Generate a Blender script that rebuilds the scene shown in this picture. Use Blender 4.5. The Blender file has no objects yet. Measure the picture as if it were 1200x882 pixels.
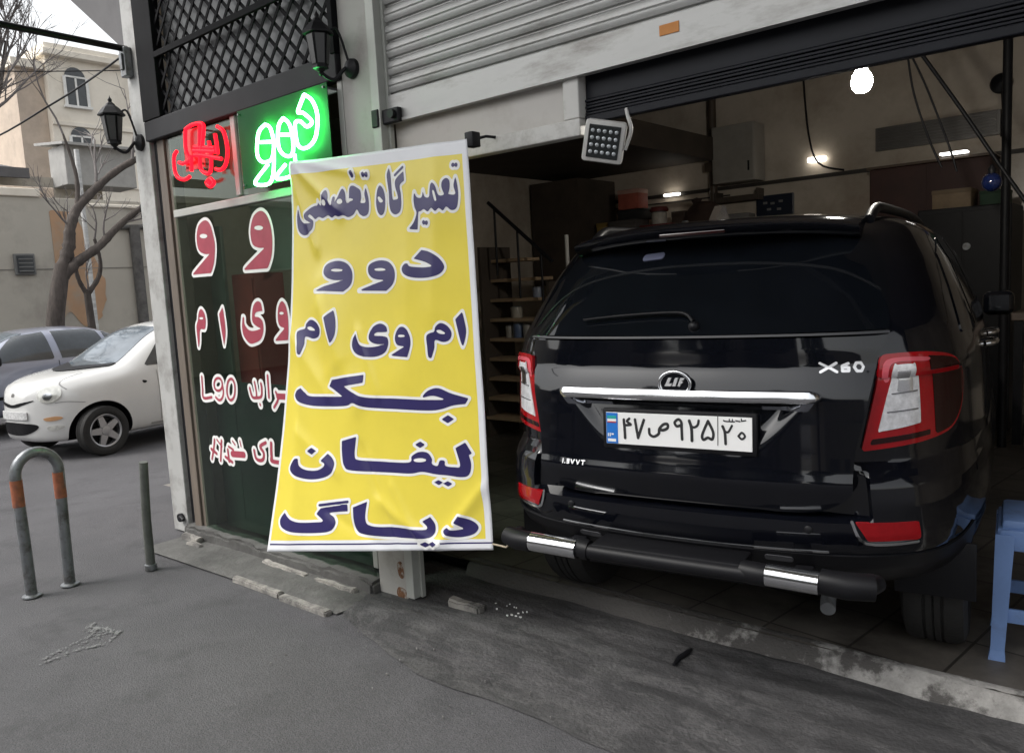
import bpy, bmesh, math, random
import numpy as np
from mathutils import Vector, Matrix, noise
from mathutils.bvhtree import BVHTree
random.seed(7)
SC = bpy.context.scene
COL = SC.collection
RAD = math.radians
# ------------------------------------------------------------------ camera
PITCH, ROLL, YAW = 0.11493, 0.05433, 0.70231
fw = Vector((-math.sin(YAW)*math.cos(PITCH), math.cos(YAW)*math.cos(PITCH), -math.sin(PITCH)))
rt = Vector((math.cos(YAW), math.sin(YAW), 0)); up = rt.cross(fw)
cr = rt*math.cos(ROLL) - up*math.sin(ROLL); cu = rt*math.sin(ROLL) + up*math.cos(ROLL)
cam = bpy.data.cameras.new('camera'); camo = bpy.data.objects.new('camera', cam); COL.objects.link(camo)
m3 = Matrix((cr, cu, -fw)).transposed(); m4 = m3.to_4x4(); m4.translation = Vector((0, -2.5404, 1.5406))
camo.matrix_world = m4
cam.sensor_width = 36; cam.lens = 36*933.55/1200; cam.clip_start = .05; cam.clip_end = 2000
SC.camera = camo
# ------------------------------------------------------------------ daylight, overcast
SUN_EL, SUN_AZ = 52, 215          # degrees; azimuth clockwise from +Y
w = bpy.data.worlds.new('World'); SC.world = w; w.use_nodes = True
nt = w.node_tree; nt.nodes.clear()
sky = nt.nodes.new('ShaderNodeTexSky'); sky.sky_type = 'NISHITA'; sky.sun_disc = False
sky.sun_elevation = RAD(SUN_EL); sky.sun_rotation = RAD(SUN_AZ); sky.air_density = 1.6; sky.dust_density = 4.0
hs = nt.nodes.new('ShaderNodeHueSaturation'); hs.inputs['Saturation'].default_value = .16; hs.inputs['Value'].default_value = 1.0
bg = nt.nodes.new('ShaderNodeBackground'); bg.inputs['Strength'].default_value = .15
wo = nt.nodes.new('ShaderNodeOutputWorld')
nt.links.new(sky.outputs[0], hs.inputs['Color']); nt.links.new(hs.outputs[0], bg.inputs['Color']); nt.links.new(bg.outputs[0], wo.inputs[0])
sl = bpy.data.lights.new('sun', 'SUN'); sl.energy = 1.1; sl.angle = RAD(25); sl.color = (1, .97, .92)
so = bpy.data.objects.new('sun', sl); COL.objects.link(so)
az = RAD(SUN_AZ); sd = Vector((math.sin(az)*math.cos(RAD(SUN_EL)), math.cos(az)*math.cos(RAD(SUN_EL)), math.sin(RAD(SUN_EL))))
so.rotation_euler = sd.to_track_quat('Z', 'Y').to_euler(); so.location = (-10, -20, 30)
SC.view_settings.view_transform = 'Standard'; SC.view_settings.look = 'None'
SC.view_settings.exposure = 0.95; SC.view_settings.gamma = 1
SC.view_settings.use_curve_mapping = False
SC.cycles.use_denoising = True
SC.cycles.max_bounces = 10; SC.cycles.sample_clamp_indirect = 6

# ------------------------------------------------------------------ materials
def mat(name, col, rough=.6, metal=0., var=.12, scale=6., bump=0., bscale=40., spec=.5, coat=0., stretch=(1,1,1), rvar=0., vein=None, vstretch=(.5,3,1), vscale=2.5, dgrad=None, dirt=None, dscale=2.5, dlo=.5, dhi=.7, dstretch=None, speck=0., sscale=220, emit=None, estr=0.):
    m = bpy.data.materials.new(name); m.use_nodes = True
    n = m.node_tree.nodes; l = m.node_tree.links
    b = n['Principled BSDF']
    b.inputs['Roughness'].default_value = rough; b.inputs['Metallic'].default_value = metal
    b.inputs['Specular IOR Level'].default_value = spec
    b.inputs['Coat Weight'].default_value = coat; b.inputs['Coat Roughness'].default_value = .03
    tc = n.new('ShaderNodeTexCoord'); mp = n.new('ShaderNodeMapping'); mp.inputs['Scale'].default_value = stretch
    l.new(tc.outputs['Object'], mp.inputs['Vector'])
    nz = n.new('ShaderNodeTexNoise'); nz.inputs['Scale'].default_value = scale; nz.inputs['Detail'].default_value = 6; nz.inputs['Roughness'].default_value = .65
    l.new(mp.outputs[0], nz.inputs['Vector'])
    rp = n.new('ShaderNodeValToRGB'); rp.color_ramp.elements[0].position = .3; rp.color_ramp.elements[1].position = .7
    a = tuple(c*(1-var) for c in col)+(1,); c2 = tuple(min(1, c*(1+var)) for c in col)+(1,)
    rp.color_ramp.elements[0].color = a; rp.color_ramp.elements[1].color = c2
    l.new(nz.outputs['Fac'], rp.inputs[0]); out = rp.outputs[0]
    if speck:
        sz = n.new('ShaderNodeTexNoise'); sz.inputs['Scale'].default_value = sscale; sz.inputs['Detail'].default_value = 2; l.new(mp.outputs[0], sz.inputs['Vector'])
        sr = n.new('ShaderNodeMapRange'); sr.inputs[1].default_value = .35; sr.inputs[2].default_value = .68; sr.inputs[3].default_value = 1-speck; sr.inputs[4].default_value = 1+speck
        l.new(sz.outputs['Fac'], sr.inputs[0]); sm_ = n.new('ShaderNodeVectorMath'); sm_.operation = 'SCALE'; l.new(out, sm_.inputs[0]); l.new(sr.outputs[0], sm_.inputs['Scale']); out = sm_.outputs[0]
    if dirt:
        dz = n.new('ShaderNodeTexNoise'); dz.inputs['Scale'].default_value = dscale; dz.inputs['Detail'].default_value = 8; dz.inputs['Roughness'].default_value = .7
        dm = mp
        if dstretch: dm = n.new('ShaderNodeMapping'); dm.inputs['Scale'].default_value = dstretch; l.new(tc.outputs['Object'], dm.inputs['Vector']); dz.inputs['Detail'].default_value = 4; dz.inputs['Distortion'].default_value = .6
        l.new(dm.outputs[0], dz.inputs['Vector'])
        dr = n.new('ShaderNodeMapRange'); dr.inputs[1].default_value = dlo; dr.inputs[2].default_value = dhi
        dsrc = dz.outputs['Fac']
        if dgrad:
            sx = n.new('ShaderNodeSeparateXYZ'); l.new(tc.outputs['Object'], sx.inputs[0])
            gr = n.new('ShaderNodeMapRange')
            for q in range(4): gr.inputs[q+1].default_value = dgrad[q]
            l.new(sx.outputs[0], gr.inputs[0]); ga = n.new('ShaderNodeMath'); ga.operation = 'ADD'; l.new(dsrc, ga.inputs[0]); l.new(gr.outputs[0], ga.inputs[1]); dsrc = ga.outputs[0]
        l.new(dsrc, dr.inputs[0])
        mx = n.new('ShaderNodeMix'); mx.data_type = 'RGBA'; mx.inputs[7].default_value = tuple(dirt)+(1,)
        l.new(dr.outputs[0], mx.inputs[0]); l.new(out, mx.inputs[6]); out = mx.outputs[2]
    if vein:
        vm = n.new('ShaderNodeMapping'); vm.inputs['Scale'].default_value = vstretch; l.new(tc.outputs['Object'], vm.inputs['Vector'])
        vz = n.new('ShaderNodeTexNoise'); vz.inputs['Scale'].default_value = vscale; vz.inputs['Detail'].default_value = 5; vz.inputs['Roughness'].default_value = .6; vz.inputs['Distortion'].default_value = .8; l.new(vm.outputs[0], vz.inputs['Vector'])
        v1 = n.new('ShaderNodeMath'); v1.operation = 'SUBTRACT'; v1.inputs[1].default_value = .5; l.new(vz.outputs['Fac'], v1.inputs[0])
        v2 = n.new('ShaderNodeMath'); v2.operation = 'ABSOLUTE'; l.new(v1.outputs[0], v2.inputs[0])
        v3 = n.new('ShaderNodeMapRange'); v3.inputs[1].default_value = .0; v3.inputs[2].default_value = .028; v3.inputs[3].default_value = .5; v3.inputs[4].default_value = 0; l.new(v2.outputs[0], v3.inputs[0])
        vx = n.new('ShaderNodeMix'); vx.data_type = 'RGBA'; vx.inputs[7].default_value = tuple(vein)+(1,); l.new(v3.outputs[0], vx.inputs[0]); l.new(out, vx.inputs[6]); out = vx.outputs[2]
    l.new(out, b.inputs['Base Color'])
    if rvar:
        rz = n.new('ShaderNodeTexNoise'); rz.inputs['Scale'].default_value = 5; rz.inputs['Detail'].default_value = 8; l.new(mp.outputs[0], rz.inputs['Vector'])
        rr = n.new('ShaderNodeMapRange'); rr.inputs[1].default_value = .4; rr.inputs[2].default_value = .75; rr.inputs[3].default_value = rough; rr.inputs[4].default_value = rough+rvar
        l.new(rz.outputs['Fac'], rr.inputs[0]); l.new(rr.outputs[0], b.inputs['Roughness'])
    if bump:
        bz = n.new('ShaderNodeTexNoise'); bz.inputs['Scale'].default_value = bscale; bz.inputs['Detail'].default_value = 5
        l.new(mp.outputs[0], bz.inputs['Vector'])
        bp = n.new('ShaderNodeBump'); bp.inputs['Strength'].default_value = bump; bp.inputs['Distance'].default_value = .01
        l.new(bz.outputs['Fac'], bp.inputs['Height']); l.new(bp.outputs[0], b.inputs['Normal'])
    if emit:
        b.inputs['Emission Color'].default_value = tuple(emit)+(1,); b.inputs['Emission Strength'].default_value = estr
    return m
def glass(name, tint=(.8,.85,.85), refl=.08, rough=.02):
    m = bpy.data.materials.new(name); m.use_nodes = True
    n = m.node_tree.nodes; l = m.node_tree.links; n.clear()
    o = n.new('ShaderNodeOutputMaterial'); t = n.new('ShaderNodeBsdfTransparent'); g = n.new('ShaderNodeBsdfGlossy')
    t.inputs[0].default_value = tuple(tint)+(1,); g.inputs['Roughness'].default_value = rough; g.inputs[0].default_value = (.9,.92,.92,1)
    f = n.new('ShaderNodeLayerWeight'); pw = n.new('ShaderNodeMath'); pw.operation = 'POWER'; pw.inputs[1].default_value = 5.0; l.new(f.outputs['Facing'], pw.inputs[0])
    ad = n.new('ShaderNodeMath'); ad.operation = 'ADD'; ad.inputs[1].default_value = refl; ad.use_clamp = True
    nz = n.new('ShaderNodeTexNoise'); nz.inputs['Scale'].default_value = 3; ml = n.new('ShaderNodeMath'); ml.operation = 'MULTIPLY'; ml.inputs[1].default_value = .1
    tc = n.new('ShaderNodeTexCoord'); l.new(tc.outputs['Object'], nz.inputs['Vector'])
    l.new(nz.outputs['Fac'], ml.inputs[0]); 
    r = n.new('ShaderNodeMath'); r.operation = 'ADD'; r.inputs[1].default_value = rough; l.new(ml.outputs[0], r.inputs[0])
    if rough > 0: l.new(r.outputs[0], g.inputs['Roughness'])
    mx = n.new('ShaderNodeMixShader')
    l.new(pw.outputs[0], ad.inputs[0]); l.new(ad.outputs[0], mx.inputs[0]); l.new(t.outputs[0], mx.inputs[1]); l.new(g.outputs[0], mx.inputs[2]); l.new(mx.outputs[0], o.inputs[0])
    return m
def emis(name, col, s):
    m = mat(name, tuple(c*.3 for c in col), .4, emit=col, estr=s, spec=.1); return m

# ------------------------------------------------------------------ mesh helpers
class MB:
    def __init__(s): s.v = []; s.f = []; s.mi = []
    def add(s, vs, fs, mi=0):
        k = len(s.v); s.v += [tuple(x) for x in vs]; s.f += [tuple(i+k for i in f) for f in fs]; s.mi += [mi]*len(fs); return s
    def bm(s, b, mi=0, M=None):
        b.verts.ensure_lookup_table(); b.verts.index_update()
        vs = [(M @ v.co if M else v.co)[:] for v in b.verts]
        s.add(vs, [[v.index for v in f.verts] for f in b.faces], mi); b.free(); return s
    def box(s, x0, x1, y0, y1, z0, z1, bev=0., mi=0, M=None, seg=2):
        b = bmesh.new(); bmesh.ops.create_cube(b, size=1)
        for v in b.verts: v.co = Vector(((x0+x1)/2+v.co.x*(x1-x0), (y0+y1)/2+v.co.y*(y1-y0), (z0+z1)/2+v.co.z*(z1-z0)))
        if bev: bmesh.ops.bevel(b, geom=list(b.edges), offset=bev, segments=seg, affect='EDGES', profile=.5)
        return s.bm(b, mi, M)
    def tube(s, pts, r, n=10, mi=0, cap=True):
        pts = [Vector(p) for p in pts]; N = len(pts)
        rs = list(r) if hasattr(r, '__len__') else [r]*N
        t0 = (pts[1]-pts[0]).normalized(); a = t0.orthogonal().normalized(); rings = []; vs = []; fs = []
        for i, p in enumerate(pts):
            t = ((pts[min(i+1, N-1)]-p).normalized() + (p-pts[max(i-1, 0)]).normalized())
            t = t.normalized() if t.length > 1e-6 else t0
            a = (a - t*a.dot(t)).normalized(); b = t.cross(a)
            for k in range(n):
                q = 2*math.pi*k/n; vs.append(p + (a*math.cos(q)+b*math.sin(q))*rs[i])
        for i in range(N-1):
            for k in range(n): fs.append((i*n+k, i*n+(k+1) % n, (i+1)*n+(k+1) % n, (i+1)*n+k))
        if cap: fs.append(tuple(range(n))[::-1]); fs.append(tuple((N-1)*n+k for k in range(n)))
        return s.add(vs, fs, mi)
    def lathe(s, prof, c=(0,0,0), axis='Z', n=32, mi=0, M=None, cap=True):
        # prof: list of (radius, height)
        vs = []; fs = []
        for r, h in prof:
            for k in range(n):
                q = 2*math.pi*k/n; x, y = r*math.cos(q), r*math.sin(q)
                p = {'Z': (x, y, h), 'X': (h, x, y), 'Y': (x, h, y)}[axis]
                p = Vector((p[0]+c[0], p[1]+c[1], p[2]+c[2])); vs.append(M @ p if M else p)
        for i in range(len(prof)-1):
            for k in range(n): fs.append((i*n+k, i*n+(k+1) % n, (i+1)*n+(k+1) % n, (i+1)*n+k))
        if cap and prof[0][0] > 1e-4: fs.append(tuple(range(n))[::-1])
        if cap and prof[-1][0] > 1e-4: fs.append(tuple((len(prof)-1)*n+k for k in range(n)))
        return s.add(vs, fs, mi)
    def prism(s, poly, y0, y1, mi=0, ax='Y', M=None):
        n = len(poly); f = {'Y': lambda p, h: (p[0], h, p[1]), 'X': lambda p, h: (h, p[0], p[1]), 'Z': lambda p, h: (p[0], p[1], h)}[ax]
        vs = [Vector(f(p, y0)) for p in poly] + [Vector(f(p, y1)) for p in poly]
        if M: vs = [M @ v for v in vs]
        fs = [tuple(range(n)), tuple(range(n, 2*n))[::-1]] + [(i, i+n, (i+1) % n+n, (i+1) % n) for i in range(n)]
        return s.add(vs, fs, mi)
    def grid(s, nu, nv, fn, mi=0):
        vs = [fn(i/nu, j/nv) for j in range(nv+1) for i in range(nu+1)]
        fs = [(j*(nu+1)+i, j*(nu+1)+i+1, (j+1)*(nu+1)+i+1, (j+1)*(nu+1)+i) for j in range(nv) for i in range(nu)]
        return s.add(vs, fs, mi)
    def build(s, name, mats, parent=None, smooth=None, kind=None):
        me = bpy.data.meshes.new(name); me.from_pydata(s.v, [], s.f)
        mats = mats if isinstance(mats, (list, tuple)) else [mats]
        for m in mats: me.materials.append(m)
        me.polygons.foreach_set('material_index', s.mi)
        b = bmesh.new(); b.from_mesh(me); bmesh.ops.remove_doubles(b, verts=b.verts, dist=1e-6); bmesh.ops.recalc_face_normals(b, faces=b.faces); b.to_mesh(me); b.free()
        if smooth is not None:
            me.polygons.foreach_set('use_smooth', [True]*len(me.polygons)); me.set_sharp_from_angle(angle=RAD(smooth))
        o = bpy.data.objects.new(name, me); COL.objects.link(o)
        if parent: o.parent = parent
        if kind: o['kind'] = kind
        return o
def thing(name, label, cat, loc=(0,0,0), rz=0., group=None):
    o = bpy.data.objects.new(name, None); COL.objects.link(o); o.location = loc; o.rotation_euler = (0,0,rz); o.empty_display_size = .1
    o['label'] = label; o['category'] = cat
    if group: o['group'] = group
    return o
def tag(o, label, cat, group=None, kind=None):
    o['label'] = label; o['category'] = cat
    if group: o['group'] = group
    if kind: o['kind'] = kind
    return o
def dup(root, loc, rz=0., label=None):
    r = root.copy(); COL.objects.link(r); r.location = loc; r.rotation_euler = (0,0,rz)
    if label: r['label'] = label
    for ch in list(root.children):
        c = ch.copy(); COL.objects.link(c); c.parent = r
        for g in list(ch.children):
            d = g.copy(); COL.objects.link(d); d.parent = c
    return r
# ---- drawn shapes (letters, lamps, panes): outlines turned into meshes
def smooth_poly(pts, k=6):
    n = len(pts); out = []
    P = [Vector((p[0], p[1], 0)) for p in pts]; C = [len(p) > 2 and p[2] for p in pts]
    for i in range(n):
        p1, p2 = P[i], P[(i+1) % n]
        p0 = P[i-1] if not C[i] else p1; p3 = P[(i+2) % n] if not C[(i+1) % n] else p2
        if C[i] and C[(i+1) % n]: out.append((p1.x, p1.y)); continue
        for j in range(k):
            t = j/k; t2 = t*t; t3 = t2*t
            q = .5*((2*p1)+(p2-p0)*t+(2*p0-5*p1+4*p2-p3)*t2+(3*p1-p0-3*p2+p3)*t3); out.append((q.x, q.y))
    return out
def smooth_line(pts, k=5):
    n = len(pts); P = [Vector((p[0], p[1], p[2] if len(p) > 2 else 0)) for p in pts]; out = []
    if n < 3: return P
    for i in range(n-1):
        p0, p1, p2, p3 = P[max(i-1, 0)], P[i], P[i+1], P[min(i+2, n-1)]
        for j in range(k):
            t = j/k; t2 = t*t; t3 = t2*t
            out.append(.5*((2*p1)+(p2-p0)*t+(2*p0-5*p1+4*p2-p3)*t2+(3*p1-p0-3*p2+p3)*t3))
    out.append(P[-1]); return out
def sdf(shape, X, Y):
    t, pts, wd = shape
    D = np.full(X.shape, 1e9); n = len(pts); ins = np.zeros(X.shape, bool)
    rng = range(n) if t == 'P' else range(n-1)
    for i in rng:
        (x0, y0), (x1, y1) = pts[i][:2], pts[(i+1) % n][:2]
        dx, dy = x1-x0, y1-y0; L = dx*dx+dy*dy
        if L < 1e-14: continue
        q = np.clip(((X-x0)*dx+(Y-y0)*dy)/L, 0, 1)
        D = np.minimum(D, np.hypot(X-x0-q*dx, Y-y0-q*dy))
        if t == 'P' and dy != 0:
            c = ((y0 > Y) != (y1 > Y)); ins ^= c & (X < (Y-y0)/dy*dx+x0)
    return np.where(ins, -D, D) if t == 'P' else D-wd
def region(shapes, margin, cell):
    """shapes: list of ('P'|'K', pts, halfwidth). Returns 2D verts, faces of the union grown by margin."""
    vs = []; fs = []; vid = {}
    xs = [p[0] for s in shapes for p in s[1]]; ys = [p[1] for s in shapes for p in s[1]]
    pad = margin + max([s[2] for s in shapes]+[0]) + 2*cell
    x0, y0 = min(xs)-pad, min(ys)-pad; nx = int((max(xs)+pad-x0)/cell)+2; ny = int((max(ys)+pad-y0)/cell)+2
    F = np.full((ny, nx), 1e3)
    for s in shapes:
        a = margin+s[2]+2*cell
        i0 = max(0, int((min(p[0] for p in s[1])-a-x0)/cell)); i1 = min(nx, int((max(p[0] for p in s[1])+a-x0)/cell)+2)
        j0 = max(0, int((min(p[1] for p in s[1])-a-y0)/cell)); j1 = min(ny, int((max(p[1] for p in s[1])+a-y0)/cell)+2)
        X, Y = np.meshgrid(x0+cell*np.arange(i0, i1), y0+cell*np.arange(j0, j1))
        F[j0:j1, i0:i1] = np.minimum(F[j0:j1, i0:i1], sdf(s, X, Y)-margin)
    F = np.where(np.abs(F) < cell*1e-3, cell*1e-3, F)
    I = F < 0
    def vert(key, x, y):
        if key not in vid: vid[key] = len(vs); vs.append((x, y))
        return vid[key]
    any_ = I[:-1, :-1] | I[1:, :-1] | I[:-1, 1:] | I[1:, 1:]
    for j, i in zip(*np.nonzero(any_)):
        c = [(i, j), (i+1, j), (i+1, j+1), (i, j+1)]; poly = []
        for k in range(4):
            a, b = c[k], c[(k+1) % 4]; fa, fb = F[a[1], a[0]], F[b[1], b[0]]
            if fa < 0: poly.append(vert(a, x0+cell*a[0], y0+cell*a[1]))
            if (fa < 0) != (fb < 0):
                t = fa/(fa-fb); key = (min(a, b), max(a, b))
                poly.append(vert(key, x0+cell*(a[0]+(b[0]-a[0])*t), y0+cell*(a[1]+(b[1]-a[1])*t)))
        if len(poly) >= 3: fs.append(tuple(int(q) for q in poly))
    return vs, fs
def drawn(mb, shapes, margin, cell, fn, mi=0, skirt=0.):
    """maps region() through fn(a,b,off)->3D; skirt closes the rim down to off=-skirt"""
    v2, f2 = region(shapes, margin, cell)
    vs = [fn(a, b, 0.) for a, b in v2]; fs = list(f2)
    if skirt:
        cnt = {}
        for f in f2:
            for k in range(len(f)):
                a, b = f[k], f[(k+1) % len(f)]; cnt[(a, b)] = cnt.get((a, b), 0)+1
        low = {}
        for (a, b) in cnt:
            if (b, a) in cnt: continue
            for q in (a, b):
                if q not in low: low[q] = len(vs); vs.append(fn(v2[q][0], v2[q][1], -skirt))
            fs.append((b, a, low[a], low[b]))
    mb.add(vs, fs, mi)
def unpack(data, sc, layer):
    out = []
    for t, ly, wd, pts in data:
        if ly != layer: continue
        q = [(p[0]*sc, p[1]*sc)+((1,) if len(p) > 2 else ()) for p in pts]
        out.append((t, smooth_poly(q) if t == 'P' else [(v.x, v.y) for v in smooth_line(q)], wd*sc))
    return out
def P_(pts): return ('P', smooth_poly(pts), 0)
def K_(w, pts): return ('K', [(v.x, v.y) for v in smooth_line(pts)], w)
def C_(pts): return ('P', [p[:2] for p in pts], 0)
BANNER_TXT=[["P",1,0.0,[[59,216,1],[68,255],[88,281],[119,293],[154,293],[177,287],[175,320],[153,339],[110,347],[71,334],[51,306],[46,258]]],["P",1,0.0,[[216,192,1],[229,211],[256,220],[297,220],[348,224],[413,228],[442,219],[506,217],[533,224],[571,224],[566,186],[575,156,1],[588,188],[595,232],[587,276],[554,286],[527,274],[508,252],[482,274],[443,283],[412,273],[379,277],[354,271],[324,278],[295,265],[254,275],[220,267],[193,276],[170,261],[151,252],[143,262],[174,280],[176,293],[143,284],[118,267],[122,245],[152,224],[187,215],[214,212]]],["P",1,0.0,[[248,219],[257,186],[273,156],[289,150],[305,172],[312,203],[318,224]]],["P",2,0.0,[[291,208],[287,215],[278,220],[265,219],[256,213],[252,205],[257,197],[267,193],[279,194],[288,200]]],["P",1,0.0,[[359,227],[372,188],[403,151],[425,167],[430,203],[436,232]]],["P",2,0.0,[[409,210],[405,217],[396,221],[385,220],[376,215],[373,208],[376,201],[386,197],[397,197],[406,203]]],["P",1,0.0,[[454,202,1],[460,152],[482,142],[509,151],[539,171],[532,223],[470,228]]],["P",2,0.0,[[439,218,1],[458,198],[494,207,1]]],["K",1,9.1,[[347,192],[348,224]]],["K",1,11.1,[[479,83],[486,96]]],["K",1,9.3,[[565,96],[566,102]]],["K",1,9.3,[[587,97],[588,104]]],["P",1,0.0,[[646,219],[655,176],[673,156],[695,174],[706,210],[705,254],[695,283],[675,291],[656,276],[646,245]]],["P",2,0.0,[[658,210],[670,207],[693,227],[681,234],[667,229]]],["P",1,0.0,[[740,82,1],[749,118],[754,192],[759,225],[775,228],[794,225],[791,204],[779,172],[779,146],[794,130],[837,106,1],[841,149,1],[810,168],[815,205],[816,249],[806,283],[777,295],[749,283],[735,251],[733,190],[723,116]]],["K",1,6.3,[[778,119],[832,88]]],["P",1,0.0,[[1145,157,1],[1153,191],[1156,238],[1148,284],[1133,300],[1111,300],[1087,284],[1069,300],[1047,288],[1026,300],[1004,284],[980,298],[955,285],[933,293],[921,294],[916,326],[910,373,1],[857,367,1],[889,339],[909,299],[899,273],[894,238],[900,204,1],[914,228],[944,231],[955,200,1],[964,230],[992,235],[999,203],[1006,180],[1018,174],[1034,191],[1048,229],[1074,233],[1086,223],[1105,231],[1140,232],[1133,194]]],["P",1,0.0,[[1068,196],[1073,171],[1094,159],[1111,170],[1112,200],[1103,225],[1091,237],[1078,223]]],["P",2,0.0,[[1017,211],[1027,211],[1038,251],[1027,253]]],["K",1,8.7,[[1136,104],[1135,106]]],["K",1,8.7,[[1153,105],[1153,107]]],["K",1,9.5,[[950,343],[952,345]]],["K",1,9.5,[[969,346],[968,348]]],["P",1,0.0,[[929,465,1],[978,477],[1029,506],[1056,545],[1035,575],[986,589],[918,590],[856,582],[817,565],[806,541],[823,522],[843,520,1],[854,533],[889,539],[943,544],[997,543,1],[952,521],[880,501,1]]],["P",1,0.0,[[512,625,1],[608,603],[702,584,1],[643,581],[601,568],[580,543],[585,514],[620,499],[672,495],[721,507],[753,538],[758,576],[742,610],[700,636,1]]],["P",2,0.0,[[699,539],[692,542],[673,543],[649,542],[630,539],[623,534],[631,531],[650,530],[673,531],[692,535]]],["P",1,0.0,[[198,613,1],[304,591],[406,571,1],[341,568],[294,555],[270,530],[275,500],[313,484],[370,480],[426,494],[462,525],[468,564],[452,599],[406,625,1]]],["P",2,0.0,[[402,525],[394,529],[373,530],[347,529],[326,525],[318,521],[326,518],[347,516],[373,518],[394,521]]],["P",1,0.0,[[1138,751,1],[1147,789],[1154,838],[1144,880],[1132,907,1],[1119,872],[1099,783,1]]],["P",1,0.0,[[936,854],[955,840],[982,834],[990,814],[1018,797],[1053,809],[1076,842],[1063,873],[1028,882],[985,872],[978,908],[960,952,1],[944,946],[939,900]]],["P",2,0.0,[[996,831],[1018,828],[1046,846],[1013,844]]],["P",1,0.0,[[720,932,1],[813,894,1],[767,886],[751,860],[759,829],[784,805],[817,811],[841,846],[845,889],[827,944,1]]],["P",2,0.0,[[817,847],[812,850],[800,851],[786,851],[774,848],[769,845],[774,842],[786,840],[801,841],[812,843]]],["P",1,0.0,[[702,823,1],[693,797],[656,783],[611,795],[582,829],[585,858],[625,875],[685,879,1],[630,887],[569,888],[523,874],[503,844],[496,823,1],[477,847],[474,883],[499,916],[559,932],[630,933],[684,917],[706,884],[702,851],[670,841],[615,836],[631,823],[666,823]]],["P",1,0.0,[[351,709,1],[367,755],[371,814],[359,850],[344,864,1],[322,819],[291,742,1]]],["P",1,0.0,[[65,805],[88,791],[124,785],[132,763],[167,746],[215,759],[250,793],[237,826],[192,835],[132,824],[129,862],[111,908,1],[88,902],[76,853]]],["P",2,0.0,[[142,782],[171,778],[211,797],[166,795]]],["P",1,0.0,[[1146,1139,1],[1128,1164,1],[1065,1169],[1004,1184],[934,1189],[752,1178],[567,1165],[495,1145],[454,1155],[370,1157],[217,1151],[124,1133],[86,1105],[95,1079],[123,1066,1],[154,1088],[190,1105],[302,1110],[421,1113,1],[327,1062,1],[342,1033,1],[552,1015,1],[550,1052,1],[430,1066,1],[494,1096],[566,1120],[752,1130],[891,1139],[1032,1143,1],[963,1123],[909,1129,1],[905,1122],[938,1097],[991,1089],[1059,1115]]],["P",1,0.0,[[1001,1230,1],[1037,1212,1],[1068,1231,1],[1034,1249,1]]],["P",1,0.0,[[335,1376,1],[366,1397],[384,1429],[369,1468],[308,1490],[222,1495],[137,1478],[92,1445],[115,1402],[143,1397,1],[153,1430],[194,1450],[261,1455],[308,1442],[323,1424],[295,1411,1]]],["P",1,0.0,[[199,1364,1],[230,1347,1],[262,1363,1],[233,1380,1]]],["P",1,0.0,[[422,1319,1],[512,1301,1],[506,1384],[531,1409],[660,1417],[821,1424],[838,1396],[877,1377],[922,1381],[945,1409],[945,1432],[973,1442],[986,1418],[1011,1420],[1014,1442],[1059,1449],[1089,1442],[1069,1362,1],[1120,1338,1],[1152,1390,1],[1134,1393,1],[1144,1439],[1130,1485],[1091,1495],[1024,1486],[963,1480],[893,1468],[830,1475],[709,1468],[493,1457],[445,1435],[428,1383]]],["P",2,0.0,[[917,1415],[911,1420],[894,1423],[872,1423],[855,1420],[849,1414],[855,1409],[873,1406],[894,1406],[911,1410]]],["P",1,0.0,[[855,1343,1],[885,1329,1],[911,1344,1],[884,1359,1]]],["P",1,0.0,[[954,1517,1],[977,1506,1],[999,1518,1],[978,1530,1]]],["P",1,0.0,[[1000,1523,1],[1023,1512,1],[1048,1525,1],[1024,1537,1]]],["P",1,0.0,[[1073,1673,1],[1131,1693],[1160,1723],[1137,1755],[1073,1769],[1019,1761],[999,1741],[1016,1724,1],[1043,1737],[1097,1731,1],[1051,1703,1]]],["P",1,0.0,[[513,1627,1],[592,1602,1],[587,1684],[627,1715],[770,1722],[898,1734],[917,1721],[891,1695,1],[932,1675,1],[957,1713],[951,1756],[907,1773],[771,1768],[587,1754],[536,1733],[519,1684]]],["P",1,0.0,[[880,1800,1],[911,1789,1],[937,1801,1],[909,1814,1]]],["P",1,0.0,[[929,1799,1],[953,1787,1],[978,1800,1],[952,1813,1]]],["P",1,0.0,[[92,1648,1],[130,1677],[191,1695],[296,1695],[339,1689],[295,1656,1],[318,1630,1],[479,1612,1],[483,1645,1],[372,1652],[399,1674],[413,1705],[383,1737],[280,1745],[162,1740],[84,1718],[65,1681]]],["K",1,6.1,[[308,1616],[480,1601]]]]
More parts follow.
